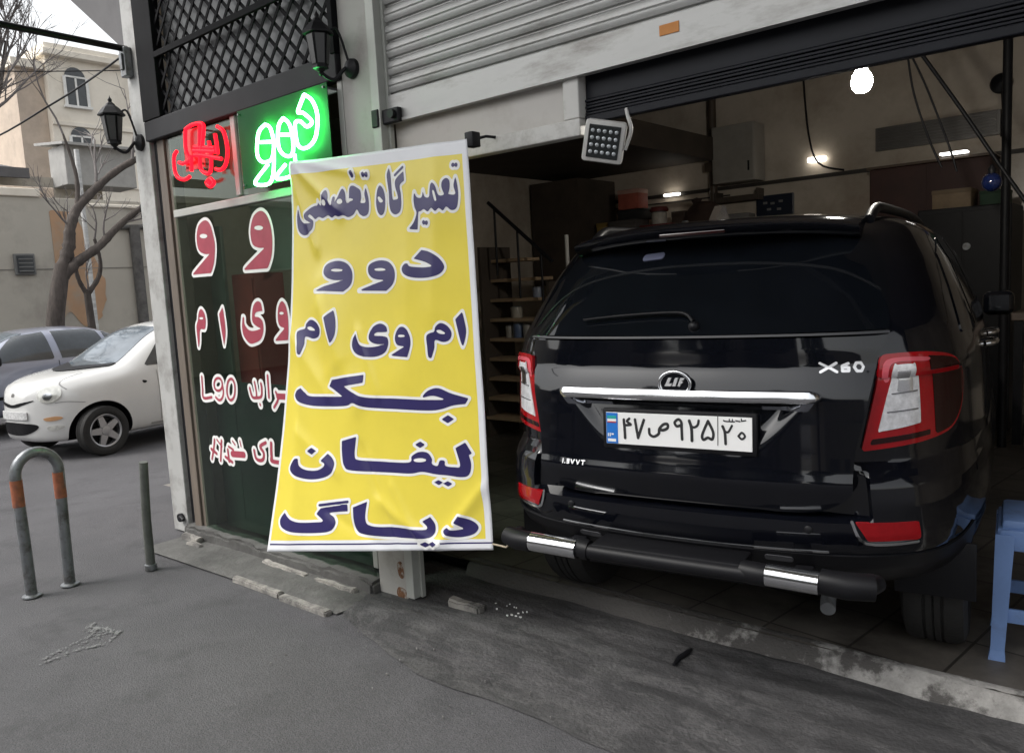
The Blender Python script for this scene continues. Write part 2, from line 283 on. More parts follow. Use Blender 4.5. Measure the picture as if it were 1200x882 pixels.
WINDOW_TXT=[["P",1,0.0,[[504,181],[556,206],[583,272],[592,343],[564,435],[519,495,1],[325,494,1],[322,482],[523,382,1],[455,375],[402,347],[392,275],[429,207]]],["P",2,0.0,[[520,276],[510,283],[488,286],[461,284],[440,277],[433,269],[443,262],[466,259],[493,262],[513,268]]],["P",1,0.0,[[1095,184],[1149,211],[1178,267],[1185,342],[1167,427],[1124,490],[1103,499,1],[904,497,1],[896,483],[1107,385,1],[1044,381],[988,355],[980,282],[1022,209]]],["P",2,0.0,[[1109,278],[1100,284],[1078,287],[1051,284],[1029,278],[1022,271],[1032,264],[1054,262],[1081,264],[1102,270]]],["P",1,0.0,[[310,778],[331,727],[362,707],[396,734],[404,779],[383,830],[327,836],[306,911],[288,945],[284,911],[285,818]]],["P",2,0.0,[[381,765],[376,769],[363,771],[348,771],[336,768],[333,764],[338,760],[351,758],[366,758],[377,761]]],["P",1,0.0,[[610,702,1],[618,743],[620,848],[589,932,1],[573,820],[566,742,1]]],["P",1,0.0,[[1028,732,1],[1018,688],[983,677],[941,702],[918,759],[921,796],[960,820],[1005,831,1],[927,844],[871,838],[833,806],[834,768],[820,763,1],[804,822],[816,876],[868,916],[926,913],[986,892],[1021,844],[1020,792],[987,768],[946,762],[963,739]]],["P",1,0.0,[[1221,683],[1253,704],[1267,755],[1263,835],[1250,896,1],[1139,901,1],[1137,891],[1230,830,1],[1187,819],[1171,784],[1185,718]]],["P",2,0.0,[[1236,749],[1231,753],[1220,756],[1206,756],[1196,753],[1192,748],[1197,744],[1208,741],[1222,742],[1232,745]]],["K",1,9.1,[[290,1130],[286,1203],[287,1264],[386,1255]]],["K",1,8.0,[[525,1170],[515,1190],[495,1205],[470,1211],[447,1207],[432,1193],[429,1173],[439,1153],[459,1138],[484,1132],[507,1136],[522,1150],[525,1170],[529,1219],[506,1257],[469,1270],[434,1253]]],["K",1,8.5,[[664,1195],[655,1224],[638,1247],[617,1260],[597,1262],[580,1250],[571,1227],[572,1199],[582,1170],[598,1147],[619,1134],[640,1133],[656,1145],[665,1167],[664,1195]]],["K",1,8.5,[[1021,1099],[1016,1226]]],["K",1,8.9,[[825,1180],[844,1230],[888,1234],[938,1223],[950,1175],[946,1148]]],["K",1,7.4,[[881,1141],[890,1193],[889,1228]]],["K",1,7.4,[[918,1269],[921,1276]]],["K",1,17.1,[[1356,1209],[1106,1215]]],["K",1,8.4,[[1089,1191],[1104,1232],[1058,1281]]],["K",1,12.3,[[996,1494],[988,1573],[1011,1601],[1297,1585]]],["K",1,10.6,[[941,1495],[879,1523],[910,1558],[900,1596],[861,1609],[822,1597],[811,1553]]],["K",1,19.8,[[693,1591],[565,1598]]],["K",1,6.0,[[579,1517],[606,1538]]],["K",1,5.9,[[663,1509],[671,1542]]],["K",1,10.2,[[515,1576],[520,1649]]],["K",1,9.0,[[452,1523],[419,1655]]],["K",1,8.4,[[369,1525],[348,1587],[316,1655]]],["K",1,9.9,[[319,1589],[380,1614]]],["K",1,7.5,[[528,1555],[579,1570]]],["K",1,6.3,[[397,1522],[450,1562]]],["K",1,9.6,[[480,1624],[556,1651]]]]
PLATE_TXT=[["K",1,50.4,[[-1893,-315],[-1870,16],[-1857,333]]],["K",1,45.1,[[-1685,-358],[-1772,-257],[-1632,-151],[-1865,-121]]],["K",1,49.8,[[-1471,-333],[-1368,306]]],["K",1,49.9,[[-1368,306],[-1141,-332]]],["K",1,49.2,[[-952,-29],[-933,153],[-786,227],[-608,122],[-578,-47],[-435,-206],[-287,-227],[-282,-99],[-431,-16],[-579,-23]]],["K",1,47.5,[[216,-226],[51,-171],[-23,-300],[106,-409],[209,-319],[216,-85],[230,267]]],["K",1,51.9,[[572,295],[560,-125],[487,-378]]],["K",1,42.3,[[557,-195],[655,-162],[775,-242],[812,-401]]],["K",1,46.2,[[1133,-397],[1303,-23],[1265,210],[1118,162],[972,240],[930,75],[1133,-397]]],["K",1,45.6,[[1714,336],[1691,-42],[1619,-244]]],["K",1,36.4,[[1687,-83],[1804,-62],[1930,-277]]],["K",1,36.0,[[2137,57],[2250,-62],[2350,55],[2246,151],[2137,57]]],["K",1,22.7,[[1655,-437],[1722,-413],[2013,-412]]],["K",1,18.1,[[1845,-491],[1844,-418]]],["K",1,18.0,[[1948,-486],[1947,-423]]],["K",1,22.4,[[2059,-446],[2191,-424]]],["K",1,17.9,[[2238,-521],[2245,-436]]],["K",1,22.3,[[2280,-446],[2378,-468]]],["K",1,13.7,[[1464,-626],[1453,406]]]]
NEON_R=[[[444,-221],[406,-195],[399,-116],[435,-69],[507,-52],[562,-61]],[[453,-156],[504,-143],[580,-152]],[[557,-324],[544,-264],[544,-207],[580,-152]],[[604,-177],[590,-86]],[[563,-328],[648,-340],[757,-324],[744,-258],[716,-192]],[[716,-323],[689,-180],[682,-94],[736,-58],[787,-65],[804,-154],[797,-225]],[[906,-287],[965,-248],[986,-152],[956,-78],[902,-55],[851,-66]],[[871,-253],[879,-193],[880,-143]],[[634,-217],[848,-181]],[[631,-198],[863,-159]],[[631,-173],[735,-156],[913,-113]],[[775,-24],[809,3],[767,20],[731,-6],[775,-24]],[[772,-11],[773,9]]]
NEON_G=[[[1358,-222],[1293,-190],[1265,-88],[1306,-42],[1389,-44],[1421,-117],[1401,-198],[1358,-222]],[[1298,-143],[1408,-129]],[[1409,-80],[1388,22],[1342,72],[1240,67],[1221,44],[1345,-23]],[[1520,-227],[1473,-193],[1459,-99],[1505,-47],[1571,-44],[1585,-124],[1565,-191],[1520,-227]],[[1481,-152],[1585,-137]],[[1582,-42],[1577,33],[1517,61],[1403,53],[1498,-3]],[[1706,-306],[1763,-268],[1795,-195],[1772,-101],[1714,-61],[1650,-61],[1617,-94],[1613,-183],[1657,-188],[1706,-155],[1750,-172],[1684,-224],[1645,-237],[1706,-306]]]
# ------------------------------------------------------------------ palette
M = {}
M['asphalt'] = mat('asphalt', (.069,.067,.072), .88, var=.18, scale=1.1, bump=.5, bscale=150, speck=.20, sscale=130, dirt=(.043,.042,.045), dscale=2.3, dlo=.53, dhi=.72)
M['apron'] = mat('apron_concrete', (.061,.059,.060), .8, var=.22, scale=8, bump=.6, bscale=60, speck=.22, sscale=110, dirt=(.037,.036,.037), dscale=3.6, dlo=.47, dhi=.58, dstretch=(.9,1.7,1), vein=(.098,.095,.094), vstretch=(.75,2.0,1), vscale=2.4)
M['step'] = mat('step_concrete', (.09,.088,.084), .85, var=.25, scale=7, bump=.6, bscale=45, dirt=(.05,.048,.046), dscale=4)
M['kerb'] = mat('kerb_stone', (.30,.29,.275), .85, var=.3, scale=16, bump=.6, bscale=60, dirt=(.075,.07,.066), dscale=7, dlo=.44, dhi=.56, dgrad=(-2.4,-.2,.26,-.10))

M['stone'] = mat('pale_stone', (.30,.285,.26), .8, var=.2, scale=18, bump=.5, bscale=70, dirt=(.11,.105,.10), dscale=9, dlo=.42, dhi=.60)
M['paint_old'] = mat('worn_white_paint', (.16,.16,.162), .88, var=.2, scale=30, speck=.2, sscale=110)
M['post'] = mat('painted_post', (.38,.38,.37), .5, var=.06, scale=4, dirt=(.17,.16,.15), dscale=5, dlo=.48, dhi=.72)
M['pillar'] = mat('pillar_paint', (.40,.39,.365), .55, var=.06, scale=3, dirt=(.24,.22,.19), dscale=4, dlo=.50, dhi=.78)
M['rust'] = mat('rust', (.16,.075,.035), .9, var=.5, scale=40, dirt=(.33,.31,.28), dscale=30, dlo=.50, dhi=.60)
M['brown_frame'] = mat('brown_timber', (.13,.105,.085), .6, var=.25, scale=10, stretch=(1,1,.15))
M['alu'] = mat('frame_aluminium', (.42,.43,.40), .45, metal=.15, var=.08)
M['black'] = mat('black_metal', (.010,.010,.012), .5, var=.3, scale=12, spec=.25)
M['lattice'] = mat('black_timber', (.006,.006,.0075), .75, var=.3, scale=12, spec=.15)
M['beam'] = mat('beam_paint', (.020,.020,.023), .6, var=.2, scale=5, spec=.3)
M['lintel'] = mat('lintel_metal', (.009,.010,.014), .45, metal=.1, var=.2, scale=5, spec=.22)
M['shutter'] = mat('shutter_metal', (.44,.44,.43), .42, metal=.35, var=.07, scale=5, dirt=(.25,.24,.225), dscale=5, dlo=.50, dhi=.72, stretch=(.6,1,2.2))
M['white_panel'] = mat('white_panel', (.50,.475,.45), .5, var=.05, scale=4, dirt=(.36,.33,.30), dscale=4, dlo=.5, dhi=.8)
M['white_frame'] = mat('white_frame', (.54,.53,.51), .45, var=.06, dirt=(.34,.325,.30), dscale=9, dlo=.5, dhi=.75)
M['orange_tape'] = mat('orange_tape', (.55,.22,.05), .6)
M['int_wall'] = mat('interior_wall', (.52,.46,.39), .22, var=.10, scale=1.6, dirt=(.32,.265,.205), dscale=1.2, dlo=.45, dhi=.75)
M['int_dark'] = mat('interior_brown', (.055,.042,.032), .75, var=.3, scale=3)
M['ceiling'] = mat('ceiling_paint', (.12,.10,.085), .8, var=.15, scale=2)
M['stripe'] = mat('dark_stripe', (.03,.026,.022), .6)
M['glass'] = glass('window_glass', (.68,.77,.71), .035, .0)
M['dark_glass'] = mat('dark_glass', (.015,.018,.018), .06, var=.2, spec=.6)
M['green_board'] = mat('green_board', (.018,.036,.028), .5, var=.25, scale=4)
M['red_board'] = mat('red_board', (.34,.05,.045), .5, var=.2, scale=4)
M['grey_board'] = mat('grey_board', (.30,.34,.31), .55, var=.2, scale=3)
M['txt_white'] = mat('letter_white', (.78,.78,.76), .5, var=.03)
M['txt_red'] = mat('letter_red', (.36,.055,.085), .45, var=.12, scale=14)
M['neon_r'] = emis('neon_red', (1,.006,.016), 1.7)
M['neon_g'] = emis('neon_green', (.14,1,.26), 18.0)
M['red_acrylic'] = mat('red_acrylic', (.40,.004,.010), .3)
M['glow_board'] = mat('green_glow_board', (.012,.10,.03), .5, spec=.12)  # green colour stands in for the bloom around the neon tubes
M['cream_wall'] = mat('cream_render', (.78,.72,.62), .85, var=.08, scale=.6, bump=.2, bscale=12, dirt=(.62,.56,.47), dscale=.5)
M['tan_brick'] = mat('tan_brick', (.50,.41,.33), .9, var=.12, scale=1.2, dirt=(.40,.33,.27), dscale=.8)
M['street_wall'] = mat('street_wall', (.44,.41,.355), .9, var=.08, scale=.7, bump=.15, bscale=10, dirt=(.30,.275,.24), dscale=.6)
M['terracotta'] = mat('terracotta_paint', (.43,.27,.165), .85, var=.12, scale=1.4, dirt=(.36,.30,.235), dscale=2.2, dlo=.5, dhi=.72)
M['dark_roof'] = mat('dark_roof', (.10,.097,.10), .8, var=.2, scale=2)
M['bark'] = mat('bark', (.065,.054,.048), .95, var=.45, scale=14, bump=1., bscale=26, stretch=(1,1,.3))
M['twig'] = mat('twig', (.15,.135,.13), .9, var=.2)
M['win_dark'] = mat('window_dark', (.05,.055,.06), .15, var=.2)
M['galv'] = mat('galvanised', (.20,.21,.22), .38, metal=.6, var=.2, scale=14, dirt=(.10,.095,.09), dscale=12, dlo=.5, dhi=.65)
M['bandorange'] = mat('orange_band', (.27,.085,.04), .6, var=.35, scale=20, dirt=(.12,.06,.045), dscale=14)
M['greenpost'] = mat('worn_green_post', (.085,.09,.08), .6, var=.3, scale=20)
M['stool'] = mat('blue_plastic', (.16,.26,.50), .42, var=.08, scale=6, dirt=(.10,.14,.24), dscale=7, dlo=.52, dhi=.75)
M['wood'] = mat('plain_wood', (.34,.24,.15), .6, var=.25, scale=5, stretch=(1,4,4))
M['darkred'] = mat('dark_red_wood', (.05,.018,.014), .6, var=.3, scale=4)

# ------------------------------------------------------------------ ground
xs = [-400, -60, -20, -8.0, -7.4, -6.8, -6.2, 0, 20, 60, 400]; zs = [-.15, -.15, -.15, -.15, -.125, -.06, -.01, 0, 0, 0, 0]
ys = [-400, -60, -20, -6, -3, 0, 3, 6, 20, 60, 400]
g = MB(); g.add([(x, y, z) for y in ys for x, z in zip(xs, zs)], [(j*11+i, j*11+i+1, (j+1)*11+i+1, (j+1)*11+i) for j in range(10) for i in range(10)])
g.build('ground', M['asphalt'], smooth=60, kind='structure')
# ragged concrete apron in front of the garage
edge = [(-3.14,-.05),(-3.16,-.20),(-3.05,-.29),(-2.93,-.335),(-2.62,-.42),(-2.33,-.49),(-1.8,-.478),(-1.53,-.495),(-1.2,-.50),(-.6,-.52),(.4,-.5),(2,-.53),(5,-.5)]
def apron_fn(u, v):
    a = u*(len(edge)-1); i = min(int(a), len(edge)-2); t = a-i
    x = edge[i][0]*(1-t)+edge[i+1][0]*t; y = edge[i][1]*(1-t)+edge[i+1][1]*t
    n = noise.noise(Vector((x*5, y*5, 0)))
    yy = y + n*.022*(1-v) + (.405-y)*v
    z = .0025 + .03*v + (.014*noise.noise(Vector((x*1.1, yy*9, 2))) + .017*(.25-abs(noise.noise(Vector((x*.9+2*yy, yy*13, 8))))) + .005*noise.noise(Vector((x*8, yy*14, 5))))*min(1, v*2.2)*(1-v*.3) + .004*min(1, v*3)
    return (x, yy, z)
a = MB(); a.grid(300, 60, apron_fn)
a.build('apron', M['apron'], smooth=60, kind='structure')
# low step in front of the shop window with broken pale edging
s = MB(); s.grid(80, 14, lambda u, v: (-5.02+u*1.93, -.30+v*.30-.04*(1-u)*(1-v), (.016+.006*noise.noise(Vector((u*14, v*3, 1))))*min(1, v*6)*min(1, u*3)*min(1,(1-u)*12)+.004))
s.build('front_step', M['step'], smooth=60, kind='structure')
def rough_block(mb, x0, x1, y0, y1, z0, z1, amp, sx=.04, seed=0, mi=0):
    b = bmesh.new(); bmesh.ops.create_cube(b, size=1)
    for v in b.verts: v.co = Vector((x0 if v.co.x < 0 else x1, y0 if v.co.y < 0 else y1, z0 if v.co.z < 0 else z1))
    n = max(1, int((x1-x0)/sx)); ed = [e for e in b.edges if abs(e.verts[0].co.x-e.verts[1].co.x) > 1e-6]
    bmesh.ops.bevel(b, geom=list(b.edges), offset=min(y1-y0, z1-z0)*.18, segments=2, affect='EDGES')
    ed = [e for e in b.edges if abs(e.verts[0].co.x-e.verts[1].co.x) > (x1-x0)*.5]
    if n > 1: bmesh.ops.subdivide_edges(b, edges=ed, cuts=n, use_grid_fill=True)
    for v in b.verts:
        d = noise.noise_vector(v.co*11+Vector((seed, 0, 0)))*amp + noise.noise_vector(v.co*31+Vector((0, seed, 0)))*amp*.6
        if v.co.z > z0+.2*(z1-z0): v.co += Vector((d.x*.4, d.y, d.z))
    mb.bm(b, mi)
e1 = MB(); rough_block(e1, -3.97, -3.53, -.335, -.295, -.01, .026, .006, seed=1); e1.build('step_edging', M['stone'], smooth=50, kind='structure')
e1 = MB(); rough_block(e1, -3.51, -3.12, -.345, -.30, -.01, .022, .008, seed=2); e1.build('step_edging', M['stone'], smooth=50, kind='structure')
def kerb_fn(u, v):
    x = -2.86+6.9*u; n1 = noise.noise(Vector((x*2.1, 4, 1))); n2 = noise.noise(Vector((x*9, v*2.5, 7))); n3 = noise.noise(Vector((x*26, v*6, 3)))
    yb = .415-.028*min(1, max(0, (x+2.8)/2.8)) + .022*n1
    P_k = ((-.075,.014),(-.055,.026),(-.036,.055),(-.016,.085),(.0,.098),(.02,.104),(.045,.104),(.065,.096))
    a = v*(len(P_k)-1); q = min(int(a), len(P_k)-2); t = a-q
    y = P_k[q][0]*(1-t)+P_k[q+1][0]*t; z = P_k[q][1]*(1-t)+P_k[q+1][1]*t; m = math.sin(math.pi*min(1, v*1.1))
    return (x, yb+y+m*(.016*n2+.007*n3), z+m*(.012*n2+.007*n3-.014*max(0, n1+.1)))
k = MB(); k.grid(420, 16, kerb_fn)
k.build('kerb', M['kerb'], smooth=60, kind='structure')
# garage floor of worn square tiles
fm = mat('floor_tiles', (.14,.128,.112), .55, var=.3, scale=3, dirt=(.055,.048,.042), dscale=2.2, dlo=.42, dhi=.65)
n_ = fm.node_tree.nodes; l_ = fm.node_tree.links; bs = n_['Principled BSDF']; src = bs.inputs['Base Color'].links[0].from_socket
br = n_.new('ShaderNodeTexBrick'); br.offset = 0; br.inputs['Scale'].default_value = 1; br.inputs['Mortar Size'].default_value = .006; br.inputs['Brick Width'].default_value = .33; br.inputs['Row Height'].default_value = .33
br.inputs['Color1'].default_value = (1,1,1,1); br.inputs['Color2'].default_value = (.8,.78,.76,1); br.inputs['Mortar'].default_value = (.25,.24,.23,1)
mp_ = n_.new('ShaderNodeMapping'); mp_.inputs['Rotation'].default_value = (0, 0, RAD(8)); tc_ = n_.new('ShaderNodeTexCoord'); l_.new(tc_.outputs['Object'], mp_.inputs[0]); l_.new(mp_.outputs[0], br.inputs['Vector'])
mm = n_.new('ShaderNodeMix'); mm.data_type = 'RGBA'; mm.blend_type = 'MULTIPLY'; mm.inputs[0].default_value = 1; l_.new(src, mm.inputs[6]); l_.new(br.outputs[0], mm.inputs[7]); l_.new(mm.outputs[2], bs.inputs['Base Color'])
f = MB(); f.add([(-6.2,.40,.1),(4,.40,.1),(4,6.0,.1),(-6.2,6.0,.1)], [(0,1,2,3)])
f.build('garage_floor', fm, kind='structure')
# worn white paint line on the pavement
pm = MB()
def pmap(x, y, o): return (x, y, .003+o)
prs = random.Random(17)
def fleck(x, y, r0):
    a0 = prs.uniform(0, 6.28); c_, s_ = math.cos(a0), math.sin(a0); q = []
    for k_ in range(7):
        a = 2*math.pi*k_/7; rr = r0*prs.uniform(.5, 1.2); u, v = rr*math.cos(a)*1.6, rr*math.sin(a)*.8
        q.append((x+u*c_-v*s_, y+u*s_+v*c_, .0012+.0004*prs.random()))
    pm.add(q, [tuple(range(7))])
for line, nn, sp_, rr_ in (([(-3.79,-1.36),(-3.80,-1.22),(-3.76,-1.10),(-3.83,-1.02)],110,.007,.005),([(-3.83,-1.02),(-3.90,-1.03),(-4.00,-1.06)],110,.012,.006),([(-4.05,-1.04),(-4.01,-1.08),(-3.92,-1.10),(-3.88,-1.22),(-3.83,-1.34)],120,.007,.005),([(-3.98,-1.06),(-3.90,-1.07),(-3.85,-1.15),(-3.81,-1.30)],130,.026,.0045)):
    L_ = smooth_line(line, 12)
    for q_ in range(nn):
        p_ = L_[prs.randrange(len(L_))]; fleck(p_.x+prs.gauss(0, sp_), p_.y+prs.gauss(0, sp_), rr_*prs.uniform(.35, 1))
pm.build('paint_mark', M['paint_old'], kind='structure')

# ------------------------------------------------------------------ the shop building
B = thing('shop_building', 'grey and white shop front with lattice, shutter and open garage', 'building', (-2, 3, 0))
def part(mb, name, m, smooth=None, parent=None, label=None):
    par = parent or B; o = mb.build(name, m, None, smooth); o.parent = par
    o.matrix_parent_inverse = Matrix.Translation(-Vector(B.location)) if par is B else Matrix.Identity(4)
    if label: o['label'] = label
    return o
p_ = MB(); p_.box(-5.26,-5.06,0,.16,0,4.4,.006); part(p_, 'corner_post', M['post'])
p_ = MB(); p_.box(-5.235,-5.16,-.05,-.001,2.98,3.16,.006); p_.box(-5.215,-5.18,-.062,-.051,3.02,3.12,.003); part(p_, 'junction_box', M['galv'])
p_ = MB(); p_.tube([(-5.15,-.012,.11),(-5.09,-.03,.115),(-5.06,-.03,.10)], .012); p_.lathe([(.028,-.012),(.03,0),(.028,.012)], (-5.12,-.018,.105), 'Y', 16); part(p_, 'floor_latch', M['black'])
pl = MB(); pl.box(-3.115,-2.905,0,.10,0,4.4,.006); pillar = part(pl, 'pillar', M['pillar'])
for rp_ in ([(-2.985,.19),(-2.95,.20),(-2.94,.14),(-2.955,.115),(-2.98,.13)], [(-3.0,.02),(-2.94,.01),(-2.935,.06),(-2.99,.065)]):
    p_ = MB(); drawn(p_, [P_(rp_)], 0, .006, lambda a, b, o: (a+.02, -.002+o, b)); part(p_, 'rust_stain', M['rust'], parent=pillar)
p_ = MB(); p_.box(-2.90,-2.845,-.012,.06,.03,4.4,.003); p_.box(-2.845,-2.83,.03,.055,.03,4.4,.002); part(p_, 'shutter_guide', M['alu'])
# lattice over the window
p_ = MB(); p_.box(-5.05,-3.12,-.025,.04,2.555,2.675,.006); part(p_, 'window_beam', M['beam'])
lat = MB(); X0, X1, Z0, Z1 = -4.83, -3.13, 2.68, 4.2; pitch = .084; wd = .0185
def clipseg(c, s):
    # line z - Z0 = s*(x - X0) + c, clipped to the opening
    pts = []
    for x in (X0, X1):
        z = Z0+s*(x-X0)+c
        if Z0 <= z <= Z1: pts.append((x, z))
    for z in (Z0, Z1):
        x = X0+(z-Z0-c)/s
        if X0 < x < X1: pts.append((x, z))
    return pts[:2] if len(pts) >= 2 else None
for s, y in ((1.12, -.007), (-1.0, .0)):
    st = pitch*math.hypot(1, s); c = -4.0
    while c < 4:
        q = clipseg(c, s)
        if q:
            (xa, za), (xb, zb) = q; d = Vector((xb-xa, 0, zb-za)); L = d.length
            if L > .03:
                n = Vector((-d.z, 0, d.x)).normalized()*wd/2; A0 = Vector((xa, 0, za)); B0 = Vector((xb, 0, zb))
                lat.prism([((A0+n).x, (A0+n).z), ((A0-n).x, (A0-n).z), ((B0-n).x, (B0-n).z), ((B0+n).x, (B0+n).z)], y, y+.006)
        c += st
lattice = part(lat, 'lattice_screen', M['lattice'])
p_ = MB(); p_.box(-5.05,-4.83,-.03,.03,2.676,4.3,.004); p_.box(-4.83,-3.12,-.032,-.013,3.02,3.055,.003); p_.box(-3.15,-3.118,-.03,.03,2.676,4.3); o = p_.build('lattice_frame', M['lattice']); o.parent = lattice
p_ = MB(); p_.box(-4.84,-3.12,.05,.06,2.677,4.2); part(p_, 'lattice_glass', mat('lattice_backing', (.17,.175,.18), .3, var=.8, scale=1.6))
# shop window
win = MB()
win.box(-4.84,-3.12,.0,.05,2.065,2.11,.004)            # transom
win.box(-4.115,-4.07,.0,.05,2.12,2.555,.004)
win.box(-3.155,-3.118,.0,.05,.13,2.555,.004)
winf = part(win, 'window_frame', M['alu'])
p_ = MB(); p_.box(-5.055,-4.985,.03,.12,.02,2.555,.003); part(p_, 'door_jamb', M['black'])
p_ = MB(); p_.box(-4.985,-4.90,.01,.10,.05,2.555,.004); p_.box(-4.90,-4.842,.025,.09,.03,2.555,.004); part(p_, 'timber_jamb', M['brown_frame'])
p_ = MB(); p_.box(-4.842,-3.155,.012,.02,.06,2.065); pane = part(p_, 'window_pane', M['glass'])
p_ = MB(); p_.box(-4.842,-4.115,.012,.02,2.11,2.555); part(p_, 'fanlight_pane', M['glass'])
p_ = MB(); p_.box(-4.07,-3.155,.012,.02,2.11,2.555); part(p_, 'fanlight_pane', M['glass'])
p_ = MB(); rough_block(p_, -5.05, -3.118, -.05, .08, -.02, .075, .016, seed=9); part(p_, 'window_sill', M['step'], 50)
for (x0, x1, y0, z1, sd_) in ((-4.98,-4.76,-.10,.045,3),(-4.82,-4.66,-.15,.025,4),(-4.05,-3.62,-.105,.03,5),(-3.55,-3.2,-.11,.03,8)):
    p_ = MB(); rough_block(p_, x0, x1, y0, y0+.04, -.01, z1, .011, seed=sd_); part(p_, 'sill_edging', M['stone'], 50)
wl = MB(); wsh = unpack(WINDOW_TXT, .001, 1); whole = unpack(WINDOW_TXT, .001, 2)
xr = 1.90
def wfn(d):
    def f(a, b, o): return (min(a, 1.83)-5.0, d, 2.2-b)
    return f
drawn(wl, wsh, .018, .006, wfn(.0105), 0); drawn(wl, wsh, 0, .006, wfn(.0092), 1); drawn(wl, whole, 0, .006, wfn(.0078), 0)
part(wl, 'window_lettering', [M['txt_white'], M['txt_red']])
# inside the window: boards seen through the pane
p_ = MB(); p_.box(-4.84,-3.13,.16,.18,.05,1.02); p_.box(-4.62,-4.605,.157,.1595,.13,1.02); p_.box(-4.05,-4.035,.158,.1595,.13,1.02); part(p_, 'window_board', M['green_board'])
# shutter, housing, lintel
sh = MB(); z = 2.435; nS = 0
prof = [(0,.0),(.008,.001),(.008,.006),(-.010,.010),(-.016,.024),(-.016,.034),(-.011,.038),(-.016,.043),(-.016,.058),(-.011,.070),(-.004,.0735),(0,.0755)]
while z < 3.75:
    vs = []
    for x in (-2.835, 1.6):
        for (dy, dz) in prof: vs.append((x, .055+dy, z+dz))
    n = len(prof); sh.add(vs, [(i, i+1, n+i+1, n+i) for i in range(n-1)]); z += .0775; nS += 1
sh.box(-2.835,1.6,.057,.062,2.43,3.75)
shut = part(sh, 'roller_shutter', M['shutter'], 30)
p_ = MB(); p_.box(-2.835,1.6,.03,.062,2.305,2.432,.004); p_.box(-2.835,1.6,.022,.03,2.305,2.318); o = part(p_, 'bottom_rail', M['shutter'], parent=shut)
p_ = MB(); p_.box(-1.42,-1.345,.027,.0295,2.365,2.40,0); part(p_, 'orange_sticker', M['orange_tape'], parent=shut)
p_ = MB(); p_.box(-2.86,-2.74,.0,.029,2.30,2.365,.006); p_.box(-2.90,-2.855,-.02,.01,2.29,2.37,.005); p_.lathe([(.02,-.02),(.02,0)], (-2.77,.0,2.335), 'Y', 14); part(p_, 'shutter_lock', M['black'], parent=shut)
p_ = MB(); p_.box(-2.835,-1.85,.07,.085,2.10,2.42); tp = part(p_, 'transom_panel', M['white_panel'])
p_ = MB(); p_.box(-2.835,-1.782,.045,.10,2.09,2.155,.005); p_.box(-1.855,-1.782,.044,.101,2.155,2.32,.005); part(p_, 'transom_frame', M['white_frame'])
p_ = MB(); p_.box(-1.778,2.2,.09,.30,2.225,2.42,.004); p_.box(-1.778,2.2,.075,.11,2.135,2.165,.004)
for i in range(5): p_.box(-1.778,2.2,.08+.004*(i%2),.11,2.167+i*.012,2.176+i*.012,.002)
p_.box(-1.778,2.2,.10,.112,2.16,2.23); part(p_, 'lintel', M['lintel'])
# shell of the building
p_ = MB(); p_.box(-5.26,2.4,.08,.24,3.6,7.5); p_.box(2.2,2.6,.0,.24,0,3.6); part(p_, 'front_wall', M['street_wall'])
p_ = MB(); p_.box(-5.3,3.2,-2.6,.0,4.55,4.75); part(p_, 'unseen_canopy', M['ceiling'])  # unseen overhang, added to darken the reflections in the SUV's rear window
p_ = MB(); p_.box(-5.24,-5.10,.17,1.1,0,7.5); p_.box(-6.3,-5.10,1.1,1.24,0,7.5); p_.box(-6.3,-6.15,1.24,6.1,0,7.5); part(p_, 'side_wall', M['int_wall'])
p_ = MB(); p_.box(2.4,2.6,.25,6.1,0,3.6); part(p_, 'side_wall', M['int_wall'])
p_ = MB(); p_.box(-6.15,2.4,6.0,6.15,.0,3.7); part(p_, 'back_wall', M['int_wall'])
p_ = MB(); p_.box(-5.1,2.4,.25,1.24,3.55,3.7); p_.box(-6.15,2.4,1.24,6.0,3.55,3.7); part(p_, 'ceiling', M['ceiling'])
p_ = MB(); p_.box(-6.15,2.4,5.975,5.999,2.455,2.495); p_.box(-6.15,-3.9,5.975,5.999,2.385,2.40); part(p_, 'wall_stripe', M['stripe'])
p_ = MB(); p_.box(-6.14,-4.02,1.25,5.98,2.80,2.98); p_.box(-4.02,-3.95,1.25,5.98,2.76,3.0); part(p_, 'loft_floor', M['int_dark'])
p_ = MB(); p_.box(-6.1,-5.40,5.2,5.99,1.5,2.72); part(p_, 'loft_panel', M['int_dark'])
p_ = MB(); p_.tube([(-4.05,5.9,.1),(-4.05,5.9,3.5)], .045, 12); p_.box(-4.12,-3.98,5.82,5.97,2.66,2.76,.01); part(p_, 'drain_pipe', mat('pipe_brown', (.07,.05,.035), .5), 40)
p_ = MB(); p_.tube([(-1.03,4.45,.1),(-1.03,4.45,3.5)], .032, 12); part(p_, 'steel_post', M['black'], 40)
p_ = MB(); p_.box(-2.36,-1.30,5.955,5.998,2.64,2.86,.004)
for i in range(7): p_.box(-2.33,-1.33,5.935,5.955,2.665+i*.027,2.675+i*.027)
vent = part(p_, 'air_vent', mat('vent_grey', (.14,.135,.13), .35, metal=.5))
# awning arm and side awning beyond the post
p_ = MB(); p_.tube([(-5.2,-.01,3.155),(-5.2,-3.0,3.19)], .020, 10); part(p_, 'awning_arm', M['black'], 40)
aw = MB(); aw.prism([(-5.27,2.97),(-5.88,3.39),(-6.6,3.89),(-7.4,4.44),(-7.42,4.52),(-5.27,4.3)], .26, 1.6); part(aw, 'side_awning', M['dark_roof'])
